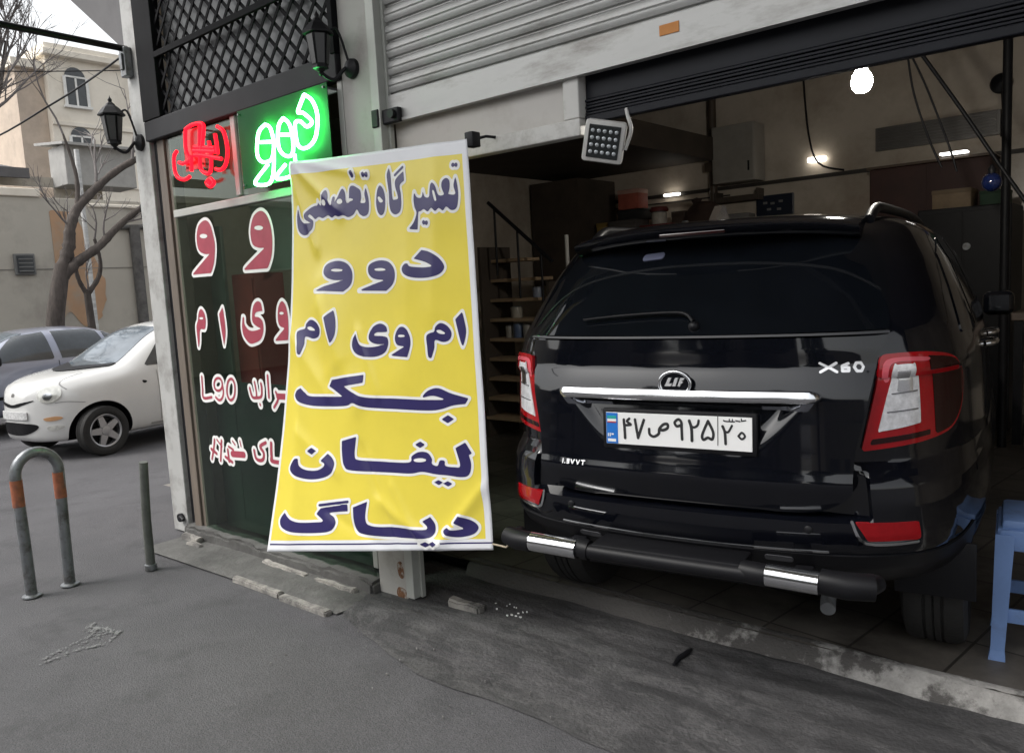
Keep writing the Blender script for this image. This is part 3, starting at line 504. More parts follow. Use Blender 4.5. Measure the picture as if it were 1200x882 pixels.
# ------------------------------------------------------------------ banner
BTL, BTR, BBL, BBR, BML = Vector((-3.433,-.10,2.201)), Vector((-2.236,-.10,2.132)), Vector((-3.452,-.42,.288)), Vector((-2.168,-.16,.447)), Vector((-3.432,-.20,1.316))
BW, BH, VM = 1.22, 1.83, .46
def bpatch(u, v):
    L = BTL*((v-VM)*(v-1)/VM) + BML*(v*(v-1)/(VM*(VM-1))) + BBL*(v*(v-VM)/(1-VM))
    return L*(1-u) + (BTR*(1-v)+BBR*v)*u
BN = (BTR-BTL).cross(BBL-BTL).normalized()
if BN.y > 0: BN = -BN
def ridge(u, v, x0, y0, x1, y1, wd, amp, fade=True):
    dx, dy = x1-x0, y1-y0; L2 = dx*dx+dy*dy; t = ((u-x0)*dx+(v-y0)*dy)/L2
    d = abs((u-x0)*dy-(v-y0)*dx)/math.sqrt(L2); f = 1
    if t < 0 or t > 1: f = math.exp(-((min(abs(t), abs(t-1)))/.12)**2)
    return 1.2*amp*math.exp(-(d/wd)**1.5)*f
RID = [(.03,.01,.30,.13,.02,.013),(.01,.03,.16,.22,.018,.010),(.05,.0,.45,.05,.012,.007),(.20,.38,.42,.62,.05,.012),(.22,.30,.30,.52,.06,.010),(.42,.45,.52,.60,.014,.007),(.46,.75,.62,.985,.02,-.010),(.55,.88,.80,.99,.018,.010),(.30,.90,.55,.985,.016,-.007),(.97,.85,.80,.985,.02,.011),(.60,.84,.72,.97,.012,.007),(.08,.5,.12,.95,.05,.008),(.70,.1,.66,.55,.08,.007),(.02,.45,.25,.60,.03,.007),(.10,.70,.32,.80,.02,.006),(.85,.02,.80,.4,.06,.008)]
def bsurf(u, v, off=0.):
    d = sum(ridge(u, v, *r) for r in RID) + .004*noise.noise(Vector((u*5, v*7, 3))) + .012*math.sin(math.pi*u)*v
    return bpatch(u, v) + BN*(d+off)
bt = thing('banner', 'yellow vinyl banner with large dark blue lettering hung from the pillar', 'banner', (-2.8,-.2,.3))
def under(o, root):
    o.parent = root; o.matrix_parent_inverse = (Matrix.Translation(root.location) @ root.rotation_euler.to_matrix().to_4x4()).inverted(); return o
us = sorted(set([round(i/96, 4) for i in range(97)]+[.012,.974])); vs_ = sorted(set([round(i/140, 4) for i in range(141)]+[.033,.972,.980,.984]))
c = MB(); c.v = [tuple(bsurf(u, v)) for v in vs_ for u in us]; nu = len(us)
for j in range(len(vs_)-1):
    for i in range(nu-1):
        um, vm2 = (us[i]+us[i+1])/2, (vs_[j]+vs_[j+1])/2
        mi = 0 if (um < .012 or um > .974 or vm2 < .033 or vm2 > .972) else 1
        if .980 < vm2 < .984 and .01 < um: mi = 2
        c.f.append((j*nu+i, j*nu+i+1, (j+1)*nu+i+1, (j+1)*nu+i)); c.mi.append(mi)
M['vinyl_w'] = mat('vinyl_white', (.70,.71,.74), .38, var=.04, scale=5)
M['vinyl_y'] = mat('vinyl_yellow', (.74,.61,.075), .30, var=.05, scale=3)
M['ink'] = mat('banner_ink', (.028,.022,.105), .33, var=.15, scale=5)
cl = c.build('cloth', [M['vinyl_w'], M['vinyl_y'], M['ink']], smooth=80); under(cl, bt)
sm = cl.modifiers.new('thickness', 'SOLIDIFY'); sm.thickness = .002; sm.offset = -1
me_n = cl.data.polygons[0].normal
if me_n.dot(BN) < 0: sm.offset = 1
t1 = unpack(BANNER_TXT, .001, 1); t2 = unpack(BANNER_TXT, .001, 2)
def bfn(d): return lambda a, b, o: tuple(bsurf(a/BW, b/BH, d+o))
t = MB(); drawn(t, t1, .0125, .0055, bfn(.0012), 0); drawn(t, t1, 0, .0055, bfn(.0024), 1); drawn(t, t2, 0, .0055, bfn(.0036), 0)
under(t.build('lettering', [M['txt_white'], M['ink']], smooth=80), bt)
h = MB(); h.tube([tuple(bsurf(u/20, .004, -.012)) for u in range(21)], .009, 8); h.box(-2.25,-2.205,-.10,-.05,2.10,2.16,.005); h.tube([(-2.225,-.08,2.13),(-2.22,.0,2.15),(-2.21,.05,2.15)], .006)
h.tube([(-3.43,-.10,2.197),(-3.40,-.05,2.20),(-3.36,-.002,2.20)], .005); under(h.build('hanging_rod', M['black'], smooth=40), bt)
h = MB(); h.tube([tuple(bsurf(1,.985)), (-2.06,-.20,.49), (-1.955,-.245,.565)], .004, 6); under(h.build('tie_cord', mat('cord', (.35,.30,.22), .8), smooth=40), bt)

# ------------------------------------------------------------------ neon signs behind the fanlights
def neon(name, label, data, m, brd, bm_, rad):
    r = thing(name, label, 'neon sign', (-4.5 if name else 0, .07, 2.2))
    mb = MB()
    for i, ln in enumerate(data):
        mb.tube([(p.x-5.0, -.09+.0025*(i % 3), 2.2-p.y) for p in smooth_line([(a*.001, b*.001) for a, b in ln], 4)], rad, 8)
    under(mb.build('neon_tube', m, smooth=60), r)
    q = MB(); q.box(*brd[:2], -.064, -.060, *brd[2:]); under(q.build('backing_board', bm_), r)
    for x in (brd[0]+.02, brd[1]-.02):
        for z in (brd[2]+.02, brd[3]-.02): q = MB(); q.tube([(x, -.075, z), (x, .013, z)], .006, 8); under(q.build('stand_off', M['galv'], smooth=40), r)
neon('red_neon_sign', 'red neon lettering glowing in the left fanlight of the shop window', NEON_R, M['neon_r'], (-4.52,-4.30,2.30,2.53), M['red_acrylic'], .0105)
neon('green_neon_sign', 'bright green neon lettering glowing above the yellow banner', NEON_G, M['neon_g'], (-3.93,-3.15,2.13,2.54), M['glow_board'], .0085)  # its green board is added to imitate the glow behind the letters

# ------------------------------------------------------------------ lanterns on the posts
def lantern(label, loc, h, plate):
    r = thing('wall_lantern', label, 'lantern', loc, 0, 'black carriage lanterns on the shop front')
    k = h/.40
    mb = MB(); mb.lathe([(.034*k,-.17*k),(.052*k,-.165*k),(.05*k,-.15*k),(.075*k,.04*k),(.072*k,.05*k)], n=6); mb.lathe([(.0001,-.215*k),(.018*k,-.20*k),(.012*k,-.19*k),(.034*k,-.168*k)], n=10)
    o = mb.build('lantern_body', M['black']); o.parent = r
    mb = MB(); mb.lathe([(.098*k,.045*k),(.10*k,.055*k),(.06*k,.105*k),(.035*k,.125*k),(.03*k,.135*k),(.012*k,.15*k),(.016*k,.165*k),(.004*k,.185*k),(.0001,.20*k)], n=6); mb.build('lantern_cap', M['black']).parent = r
    mb = MB()
    for q in range(6):
        a0, a1 = math.pi/3*q+.12, math.pi/3*(q+1)-.12; f0, f1 = .0545*k, .0775*k
        mb.add([(f0*math.cos(a0), f0*math.sin(a0), -.14*k), (f0*math.cos(a1), f0*math.sin(a1), -.14*k), (f1*math.cos(a1), f1*math.sin(a1), .035*k), (f1*math.cos(a0), f1*math.sin(a0), .035*k)], [(0,1,2,3)])
    mb.build('lantern_pane', mat('lantern_glass', (.05,.05,.052), .3, var=.3)).parent = r
    mb = MB(); px, py, pz = plate; mb.tube(smooth_line([(0,0,-.19*k),(px*.35,py*.4,-.23*k),(px*.8,py*.75,pz+.0),(px,py,pz)]), .012*k, 8); mb.tube(smooth_line([(px*.9,py*.9,pz+.02),(px*.6,py*.6,.08*k),(px*.3,py*.3,.06*k)]), .008*k, 8); mb.build('lantern_arm', M['black'], smooth=50).parent = r
    mb = MB(); mb.lathe([(.065*k,0),(.06*k,-.018),(.03*k,-.03),(.0001,-.034)], (px,py+.0,pz), 'Y', 20); mb.build('wall_plate', M['black'], smooth=40).parent = r
    return r
lantern('black carriage lantern on the left corner post', (-5.25,-.13,2.70), .33, (.09,.128,-.13))
lantern('black carriage lantern on the pillar beside the shutter', (-3.10,-.13,2.70), .29, (.075,.128,-.115))

# ------------------------------------------------------------------ floodlight and lamp
r = thing('floodlight', 'small white framed square lamp tilted under the black lintel', 'floodlight', (-1.66,.02,2.045), 0)
FM = Matrix.Rotation(RAD(28), 4, 'Z') @ Matrix.Rotation(RAD(12), 4, 'Y') @ Matrix.Rotation(RAD(14), 4, 'X')
r.rotation_euler = FM.to_euler()
mb = MB(); mb.box(-.076,.076,-.012,.03,-.076,.076,.012); mb.build('housing', M['white_frame'], r, 40)
mb = MB(); mb.box(-.059,.059,-.016,-.0125,-.059,.059,.002); mb.build('lens_plate', M['dark_glass'], r)
mb = MB()
for i in range(5):
    for j in range(4): mb.lathe([(.0075,-.0165),(.006,-.0185),(.003,-.0195),(.0001,-.0198)], (-.044+i*.022, 0, -.038+j*.0253), 'Y', 10)
mb.build('led_lens', mat('led_lens', (.50,.53,.55), .2, metal=.4), r, 60)
mb = MB(); mb.tube(smooth_line([(.08,.01,-.02),(.092,.012,.05),(.07,.03,.10),(.06,.05,.12)]), .007, 8); mb.build('bracket', M['white_frame'], r, 50)
r = thing('lamp_bulb', 'bright white bulb hanging below the lintel inside the garage', 'lamp', (-1.182,1.5,2.394))
mb = MB(); mb.lathe([(.0001,-.055),(.025,-.05),(.042,-.03),(.048,-.005),(.042,.022),(.028,.045),(.022,.06)], n=24); mb.build('bulb', emis('bulb_glow', (1,.95,.86), 320), r, 60)
mb = MB(); mb.lathe([(.023,.06),(.024,.10),(.012,.12)], n=16); mb.tube([(0,0,.11),(0,0,1.15)], .005, 8); mb.build('lamp_holder', M['black'], r, 40)

# ------------------------------------------------------------------ street furniture
r = thing('hoop_barrier', 'grey steel hoop barrier with orange bands standing on the pavement', 'barrier', (-4.75,-.97,0))
pts = [(0,-.10,-.05),(0,-.102,.3),(-.0,-.107,.66)]; pts += [(0, -.107+.108*(1-math.cos(a)), .66+.118*math.sin(a)) for a in [math.pi*i/14 for i in range(1, 14)]] + [(0,.109,.66),(0,.100,.3),(0,.095,-.05)]
mb = MB(); mb.tube(pts, .029, 16); mb.build('hoop', M['galv'], r, 60)
for y in (-.1065, .1045):
    mb = MB(); mb.tube([(0,y,.50),(0,y*1.002,.645)], .0305, 16, cap=False); mb.build('orange_band', M['bandorange'], r, 60)
    mb = MB(); mb.lathe([(.05,.0),(.048,.006),(.033,.012)], (0,y*.93,.0), 'Z', 16); mb.build('foot_collar', M['galv'], r, 40)
r = thing('marker_post', 'thin worn dark steel post beside the white corner post', 'post', (-4.585,-.49,0))
mb = MB(); mb.tube([(0,0,-.05),(.01,0,.3),(.05,0,.645)], [.026,.025,.024], 14); mb.build('post_shaft', M['greenpost'], r, 50)
mb = MB(); mb.lathe([(.036,0),(.034,.03),(.026,.034)], (0,0,.0), 'Z', 14); mb.build('foot_collar', M['galv'], r, 40)
mb = MB(); rough_block(mb, -2.66,-2.46,.03,.085,.0,.06,.014, seed=12)
tag(mb.build('kerb_stone', M['stone'], smooth=50), 'broken pale kerb stone lying under the right end of the banner', 'stone')
mb = MB(); mb.tube([(-1.48,.24,.035),(-1.475,.20,.04),(-1.485,.14,.035),(-1.478,.09,.03)], [.006,.011,.011,.007], 8)
tag(mb.build('rubber_scrap', M['black'], smooth=60), 'short black rubber strip lying on the concrete apron', 'litter')
mb = MB(); rs = random.Random(3)
for i in range(15):
    x = -2.36+rs.gauss(0,.05); y = .14+rs.gauss(0,.035); r0 = .0015+.0055*rs.random()
    mb.prism([(x+r0*math.cos(a)*(.6+.6*rs.random()), y+r0*math.sin(a)*(.5+.5*rs.random())) for a in [2*math.pi*q/7 for q in range(7)]], .024, .034, ax='Z')
tag(mb.build('plaster_crumbs', M['txt_white']), 'scatter of white plaster crumbs on the dark apron', 'litter', kind='stuff')
mb = MB(); 
for i in range(60):
    x = -3.3+rs.random()*3.4; y = -.8+rs.random()*1.25; r0 = .0018+.003*rs.random(); z0 = .0 if y < -.5 else .012
    mb.prism([(x+r0*math.cos(a)*(.6+.6*rs.random()), y+r0*math.sin(a)*(.5+.5*rs.random())) for a in [2*math.pi*q/6 for q in range(6)]], z0, z0+.008, ax='Z')
tag(mb.build('grit', mat('grit', (.16,.155,.15), .9, var=.5, scale=30)), 'loose grit scattered over the pavement and apron', 'grit', kind='stuff')

# ------------------------------------------------------------------ blue stool
r = thing('plastic_stool', 'blue plastic stool with open sides standing by the rear wheel', 'stool', (-.341,.838,.1), RAD(8)); r.scale = (1.0, 1.0, 1.16)
mb = MB(); mb.box(-.15,.15,-.15,.15,.405,.445,.015); 
for s in (-1, 1): mb.box(-.155,.155,s*.150-.012,s*.150+.012,.35,.415,.006); mb.box(s*.150-.012,s*.150+.012,-.155,.155,.349,.416,.006)
mb.build('seat', M['stool'], r, 40)
for sx in (-1, 1):
    for sy in (-1, 1):
        mb = MB(); vs = []
        for z, o, hw in ((0,.158,.027),(.03,.156,.022),(.40,.138,.030)):
            for a, b in ((-1,-1),(1,-1),(1,1),(-1,1)): vs.append((sx*o+a*hw, sy*o+b*hw, z))
        mb.add(vs, [(0,1,2,3),(8,9,10,11)]+[(k*4+i, k*4+(i+1) % 4, (k+1)*4+(i+1) % 4, (k+1)*4+i) for k in range(2) for i in range(4)]); mb.build('leg', M['stool'], r)
for s in (-1, 1):
    mb = MB(); mb.box(-.15,.15,s*.155-.008,s*.155+.008,.12,.165,.004); mb.build('stretcher', M['stool'], r, 40)
    mb = MB(); mb.box(s*.155-.008,s*.155+.008,-.15,.15,.17,.215,.004); mb.build('stretcher', M['stool'], r, 40)
# ------------------------------------------------------------------ black SUV
PHI = 0.14707
M['car_black'] = mat('black_car_paint', (.0035,.004,.0065), .045, var=.15, scale=2, coat=0., spec=.55, rvar=.07)
M['car_glass'] = mat('tinted_glass', (.004,.005,.007), .05, var=.2, spec=.4)
M['plastic'] = mat('black_plastic', (.0075,.0075,.009), .45, var=.15, scale=20, spec=.22)
M['tyre'] = mat('tyre_rubber', (.014,.0135,.013), .75, var=.25, scale=14, bump=.3, bscale=60)
M['badge'] = mat('badge_chrome', (.85,.85,.86), .42, metal=.75, var=.02)
M['chrome'] = mat('chrome', (.75,.76,.78), .16, metal=1., var=.03)
M['rim'] = mat('alloy_rim', (.42,.42,.43), .38, metal=.8, var=.08)
M['red_lens'] = mat('red_lens', (.30,.0015,.005), .06, var=.25, scale=9, spec=.6)
M['red_deep'] = mat('deep_red_lens', (.016,.0006,.001), .08, var=.12, scale=8)
M['clear_lens'] = mat('clear_lens', (.74,.74,.76), .16, metal=.25, var=.28, scale=38)
M['plate_w'] = mat('plate_white', (.80,.80,.79), .4, var=.03)
M['plate_b'] = mat('plate_blue', (.015,.16,.55), .4)
M['digit'] = mat('plate_digit', (.02,.02,.022), .5)
M['lens_rib'] = mat('lens_rib', (.30,.30,.32), .12, metal=.8)
M['red_pale'] = mat('lens_highlight', (.62,.10,.13), .15, var=.1)
CPT = [(0,0),(.15,.002),(.3,.012),(.42,.024),(.5,.04),(.57,.062),(.63,.092),(.685,.128),(.73,.17),(.77,.225),(.805,.295),(.84,.40),(.865,.54),(.88,.68),(.89,.85),(.895,1.2),(.897,1.7),(.897,2.3),(.89,2.9),(.875,3.5),(.85,3.9),(.79,4.10),(.65,4.22),(.4,4.30),(.2,4.322),(0,4.325)]
_sm = [(v.x, v.y) for v in smooth_line(CPT, 8)]
CS = [0.]
for i in range(1, len(_sm)): CS.append(CS[-1]+math.dist(_sm[i], _sm[i-1]))
CX = np.array([p[0] for p in _sm]); CY = np.array([p[1] for p in _sm]); CSA = np.array(CS); SMAX = CS[-1]
PZ = np.array([.30,.36,.42,.48,.55,.60,.70,.755,.78,.80,.825,.90,1.0,1.08,1.125,1.16,1.235,1.35,1.45,1.53,1.565,1.60,1.625,1.642])
PR = np.array([.42,.26,.13,.065,.022,.008,-.004,.0,.014,.036,.058,.052,.050,.052,.056,.062,.085,.178,.262,.335,.372,.43,.58,.9])
PW = np.array([.78,.83,.872,.902,.915,.917,.908,.900,.895,.894,.892,.888,.882,.876,.87,.862,.842,.80,.758,.712,.69,.645,.57,.46])
PF = np.array([4.10,4.22,4.27,4.3,4.32,4.325,4.31,4.29,4.28,4.27,4.26,4.18,3.72,3.32,3.22,3.12,2.98,2.78,2.60,2.42,2.32,2.15,1.95,1.65])
def prof(z, A): return float(np.interp(z, PZ, A))
def contour(s, z, yr=None):
    sg = -1 if s < 0 else 1; s = min(abs(s), SMAX)
    X = float(np.interp(s, CSA, CX)); Y = float(np.interp(s, CSA, CY))
    w_ = prof(z, PW); yr = prof(z, PR) if yr is None else yr; yf = prof(z, PF)
    t = min(1, max(0, (Y-.9)/2.4)); y = (1-t)*(yr+Y*(.35+.65*min(1, (yf-yr)/4.0) if z > 1.1 else 1))+t*(yf-(4.325-Y)*(1 if z < .95 else max(.25, (yf-yr)/4.3)))
    return Vector((sg*X*w_/.895, y, z))
def csurf(s, z, off=0., fn=contour):
    p = fn(s, z); e = .004
    a = fn(s+e, z)-fn(s-e, z); b = fn(s, z+e)-fn(s, z-e); n = a.cross(b)
    n = n.normalized() if n.length > 1e-9 else Vector((0,-1,0))
    return p + n*off
# tailgate surface with the plate recess
TZ = np.array([.650,.662,.70,.745,.765,.80,.85,.95,1.03,1.05,1.07,1.085,1.10,1.115,1.128,1.15,1.18,1.225,1.24])
TY = np.array([.050,.026,.012,-.004,-.008,.002,.008,.016,.020,.0245,.0305,.0355,.0413,.0475,.053,.0545,.0560,.0615,.075])
def tail(s, z):
    base = float(np.interp(z, TZ, TY)); sa = abs(s)
    k = 0
    if .82 < z < 1.03:
        t = (z-.83)/(1.022-.83); half = .262+(.435-.262)*max(0, min(1, t))
        m = max(0, min(1, (half-sa)/.07)); m = m*m*(3-2*m); k = m*max(0, min(1, t))*.035*min(1, max(0, (1.028-z)/.008))
    p = contour(s, z, 0.0); q = contour(s, z)
    lim = max(0., min(1., (sa-.52)/.16)); 
    y = base + float(np.interp(sa, CSA, CY))*.9 + k
    return Vector((p.x, y, z))
def tfn(off): return lambda a, b, o: tuple(csurf(a, b, off+o, tail))
def cfn(off): return lambda a, b, o: tuple(csurf(a, b, off+o))
suv = thing('black_suv', 'glossy black SUV parked nose first in the garage opening', 'car', (-1.30542,-.15904,.09959), PHI)
def up_(o): o.parent = suv; return o
# body shell
b = MB(); zz = sorted(set([round(z, 4) for z in list(np.linspace(.30, 1.642, 76))]+[.755,.78,.80,.825])); ss = np.concatenate([np.linspace(-SMAX, SMAX, 260)])
ss = np.array(sorted(set(list(np.round(np.linspace(-SMAX, SMAX, 200), 4))+list(np.round(np.linspace(-1.2, 1.2, 110), 4)))))
ss = ss[:-1]  # closed ring
rows = []
for z in zz:
    for s in ss:
        p = contour(s, z)
        if abs(s) < .60 and .64 < z < 1.24: p.y = max(p.y, .10+.1*max(0, z-1.1)/.14)
        b.v.append(tuple(p))
n = len(ss)
for j in range(len(zz)-1):
    for i in range(n): b.f.append((j*n+i, j*n+(i+1) % n, (j+1)*n+(i+1) % n, (j+1)*n+i)); b.mi.append(0)
for j, zc in ((0, .30), (len(zz)-1, 1.655)):
    k = len(b.v); b.v.append((0, 2.0 if j == 0 else 1.3, zc))
    for i in range(n): f = (j*n+i, j*n+(i+1) % n, k); b.f.append(f if j else f[::-1]); b.mi.append(0)
body = b.build('body', [M['car_black'], M['plastic']], suv, 40)
cut = MB()
for y in (.82, 3.42):
    for s in (-1, 1): cut.lathe([(.37,s*.60),(.37,s*1.05)][::s], (0,y,.34), 'X', 40)
co = cut.build('wheel_cutter', M['plastic'])
md = body.modifiers.new('arch', 'BOOLEAN'); md.object = co; md.operation = 'DIFFERENCE'; md.solver = 'EXACT'
dg = bpy.context.evaluated_depsgraph_get(); nm = bpy.data.meshes.new_from_object(body.evaluated_get(dg)); body.modifiers.clear(); body.data = nm
bpy.data.objects.remove(co)
# tailgate
TG = [(-.70,1.222,1),(-.648,1.155,1),(-.568,.868,1),(-.56,.80),(-.55,.735),(-.50,.695),(-.42,.668),(-.2,.658),(0,.656),(.2,.658),(.42,.668),(.50,.695),(.55,.735),(.56,.80),(.568,.868,1),(.648,1.155,1),(.70,1.222,1)]
t = MB(); drawn(t, [P_(TG)], 0, .0085, tfn(.0), 0, .03); up_(t.build('tailgate', M['car_black'], smooth=50))
t = MB(); drawn(t, [P_([(-.705,1.238,1),(-.725,1.33),(-.74,1.42),(-.735,1.50),(-.70,1.548),(-.35,1.556),(0,1.558),(.35,1.556),(.70,1.548),(.735,1.50),(.74,1.42),(.725,1.33),(.705,1.238,1),(0,1.234)])], 0, .012, cfn(.004), 0, .012); up_(t.build('rear_window', M['car_glass'], smooth=50))
t = MB(); drawn(t, [K_(.0035, [(-.70,1.230),(-.3,1.2285),(0,1.228),(.3,1.2285),(.70,1.230)])], 0, .0035, cfn(.006), 0, .004); up_(t.build('window_seal', mat('seal', (.03,.03,.034), .4), smooth=50))
# spoiler lip, roof rails, aerial
t = MB(); N = 40; vs = []
for i in range(N+1):
    x = -.53+1.06*i/N; q = abs(x/.53); y0 = .235+.13*q**2.4; zt = 1.612-.030*q**3
    for (dy, z) in ((.03,zt-.045),(.0,zt-.028),(-.012,zt-.008),(.004,zt+.004),(.12,zt+.022),(.42,zt+.040),(.42,zt-.05)): vs.append((x, y0+dy, z))
t.add(vs, [(i*7+k, i*7+(k+1) % 7, (i+1)*7+(k+1) % 7, (i+1)*7+k) for i in range(N) for k in range(7)]+[tuple(range(7)), tuple(N*7+k for k in range(7))[::-1]]); sp = up_(t.build('spoiler', M['car_black'], smooth=50))
t = MB(); t.box(-.12,.12,.222,.236,1.578,1.59,.003); o = t.build('brake_light', M['red_deep'], sp)
for s in (-1, 1):
    t = MB(); t.tube(smooth_line([(s*.535,.56,1.60),(s*.54,.66,1.640),(s*.55,.82,1.652),(s*.56,1.6,1.66),(s*.56,2.1,1.65),(s*.56,2.35,1.63)]), .019, 10); up_(t.build('roof_rail', M['plastic'], smooth=60))
t = MB(); t.prism([(.36,1.632),(.44,1.69),(.47,1.69),(.53,1.64)], .02, .05, ax='X'); up_(t.build('aerial', M['chrome']))
# lamps
for sg in (-1, 1):
    S = lambda pts: [(sg*p[0],)+tuple(p[1:]) for p in pts]
    t = MB(); drawn(t, [P_(S([(.575,.862,1),(.652,1.150,1),(.68,1.162),(.84,1.160),(.98,1.135),(1.02,1.08),(1.00,.98),(.93,.915),(.81,.888)]))], 0, .008, cfn(.012), 0, .03)
    tl = up_(t.build('tail_lamp', M['red_lens'], smooth=50))
    t = MB(); drawn(t, [P_(S([(.825,1.150,1),(.98,1.128),(1.012,1.075),(.992,.985),(.925,.922),(.825,.90,1)]))], 0, .008, cfn(.0135), 0, .004); t.build('outer_lens', M['red_deep'], tl, 50)
    t = MB(); drawn(t, [P_(S([(.688,1.118),(.702,1.128),(.755,1.128),(.765,1.118),(.765,.952),(.755,.942),(.640,.925),(.630,.935)]))], 0, .006, cfn(.0145), 0, .004); cl_ = t.build('clear_lens', M['clear_lens'], tl, 50)
    for i in (1, 3): z0 = .955+i*.028; x0 = .648+.0085*i; t = MB(); drawn(t, [K_(.0022, S([(x0,z0),(.757,z0+.006)]))], 0, .003, cfn(.016), 0, .003); t.build('reflector_rib', M['lens_rib'], tl, 50)
    t = MB(); drawn(t, [P_(S([(.702,1.112,1),(.744,1.112,1),(.742,1.045,1),(.690,1.045,1)]))], 0, .004, cfn(.0162), 0, .003); t.build('lamp_chamber', M['chrome'], tl, 50)
    t = MB(); drawn(t, [P_(S([(.600,.882,1),(.800,.902,1),(.803,.918,1),(.608,.900,1)]))], 0, .005, cfn(.0135), 0, .003); t.build('red_reflector', M['red_deep'], tl, 50)
    t = MB(); drawn(t, [P_(S([(.652,1.085),(.675,1.146),(.815,1.146),(.815,1.134),(.690,1.134),(.668,1.08)]))], 0, .005, cfn(.0135), 0, .003); t.build('painted_highlight', M['red_pale'], tl, 50)  # pinkish highlight of the lamp, painted as a pale strip
    t = MB(); drawn(t, [P_(S([(.552,.645,1),(.745,.642,1),(.748,.59),(.735,.583,1),(.585,.583,1)]))], 0, .006, cfn(.004), 0, .012); rl = up_(t.build('bumper_reflector', M['red_lens'], smooth=50))
    t = MB(); drawn(t, [K_(.0045, S([(.542,.650),(.580,.577),(.738,.576)]))] , 0, .004, cfn(.006), 0, .01); t.build('reflector_trim', M['chrome'], rl, 50)
    t = MB(); p0 = csurf(sg*.415,.615,.002); t.lathe([(.013,.004),(.013,-.002),(.0105,-.004),(.0001,-.005)], p0, 'Y', 18); up_(t.build('parking_sensor', M['plastic'], smooth=40))
# chrome garnish, emblem, badges
def tq(s, z, off): return Vector(csurf(s, z, off, tail))
t = MB(); NN = 60; vs = []
for i in range(NN+1):
    s_ = -.472+.944*i/NN; e = min(1, (.472-abs(s_))/.03)**.5 if abs(s_) < .472 else .05
    q0 = tail(s_, 1.036)
    for (dz, off) in ((.022,-.006),(.020,.009),(.002,.018),(-.006,.018),(-.016,.010),(-.018,-.012)):
        vs.append((q0.x, q0.y-.012*e-(off*(.3+.7*e)), 1.036+dz*(.35+.65*e)))
t.add(vs, [(i*6+k, i*6+(k+1) % 6, (i+1)*6+(k+1) % 6, (i+1)*6+k) for i in range(NN) for k in range(6)]+[tuple(range(6)), tuple(NN*6+k for k in range(6))[::-1]]); up_(t.build('chrome_garnish', M['chrome'], smooth=45))
t = MB(); vs = []
for i in range(NN+1):
    s_ = -.452+.904*i/NN
    for (z, off) in ((1.020,.010),(1.002,.006),(.992,.000),(.992,-.03),(1.020,-.03)): vs.append(tuple(tq(s_*(1-.25*(1.02-z)/.03*.2), z, off)))
t.add(vs, [(i*5+k, i*5+(k+1) % 5, (i+1)*5+(k+1) % 5, (i+1)*5+k) for i in range(NN) for k in range(5)]+[tuple(range(5)), tuple(NN*5+k for k in range(5))[::-1]]); up_(t.build('handle_strip', mat('smoked_chrome', (.22,.23,.26), .08, metal=.9), smooth=45))
ec = Vector((0, 0, 1.080)); ey = tail(0, 1.06).y-.012
t = MB(); ring = [( .054*math.cos(a), ey-.004, 1.078+.041*math.sin(a)) for a in [2*math.pi*i/48 for i in range(49)]]; t.tube(ring, .0062, 10, cap=False); em = up_(t.build('emblem', M['chrome'], smooth=60))
t = MB(); t.prism([(.052*math.cos(a), 1.078+.039*math.sin(a)) for a in [2*math.pi*i/40 for i in range(40)]], ey-.001, ey+.03); t.build('emblem_field', M['car_black'], em)
t = MB()
for pts in ([(-.034,1.070),(-.020,1.098),(-.010,1.098),(-.019,1.079),(-.008,1.079),(-.011,1.070)], [(-.007,1.070),(.004,1.098),(.014,1.098),(.004,1.070)], [(.012,1.070),(.022,1.098),(.036,1.098),(.033,1.091),(.027,1.091),(.026,1.087),(.031,1.087),(.028,1.080),(.023,1.080),(.020,1.070)]): t.prism(pts, ey-.010, ey)
t.build('emblem_mark', M['badge'], em)
t = MB(); xs6 = [[(.470,1.114),(.520,1.142)],[(.470,1.142),(.520,1.114)],[(.556,1.140),(.536,1.132),(.536,1.116),(.556,1.116),(.556,1.127),(.537,1.127)],[(.572,1.128),(.580,1.141),(.594,1.141),(.600,1.128),(.594,1.115),(.580,1.115),(.572,1.128)]]
drawn(t, [('K', p, .0042) for p in xs6], 0, .003, tfn(.003), 0, .004); up_(t.build('model_badge', M['badge'], smooth=40))
t = MB(); vv = [[(-.497,.772),(-.497,.787)],[(-.488,.7725),(-.487,.7725)],[(-.478,.773),(-.470,.773),(-.470,.780),(-.478,.780),(-.478,.787),(-.470,.787),(-.470,.780)],[(-.461,.787),(-.454,.773),(-.447,.787)],[(-.438,.787),(-.431,.773),(-.424,.787)],[(-.416,.787),(-.402,.787),(-.409,.787),(-.409,.773)]]
drawn(t, [('K', [(x+.05, z) for x, z in p], .0022) for p in vv], 0, .002, tfn(.003), 0, .003); up_(t.build('engine_badge', M['badge'], smooth=40))
# number plate
pt = thing('number_plate', '', '', (0, .016, .9157)); del pt['label'], pt['category']; up_(pt); pt.rotation_euler = (RAD(-2), 0, 0)
t = MB(); t.box(-.273,.273,-.006,.012,-.072,.070,.006); t.build('plate_frame', M['plastic'], pt, 40)
t = MB(); t.box(-.258,.258,-.009,-.005,-.056,.056,.001); t.build('plate_face', M['plate_w'], pt)
t = MB(); t.box(-.2565,-.213,-.0105,-.0092,-.0545,.0545); t.build('plate_band', M['plate_b'], pt)
t = MB(); t.box(-.252,-.218,-.0118,-.0107,.034,.044,mi=0); t.box(-.252,-.218,-.0118,-.0107,.024,.033,mi=1); t.box(-.252,-.218,-.0118,-.0107,.0195,.0235,mi=2)
for (a, b2, c_, d) in ((-.251,-.247,-.03,-.018),(-.244,-.240,-.03,-.018),(-.251,-.220,-.048,-.038),(-.237,-.228,-.024,-.019)): t.box(a,b2,-.0118,-.0107,c_,d,mi=1)
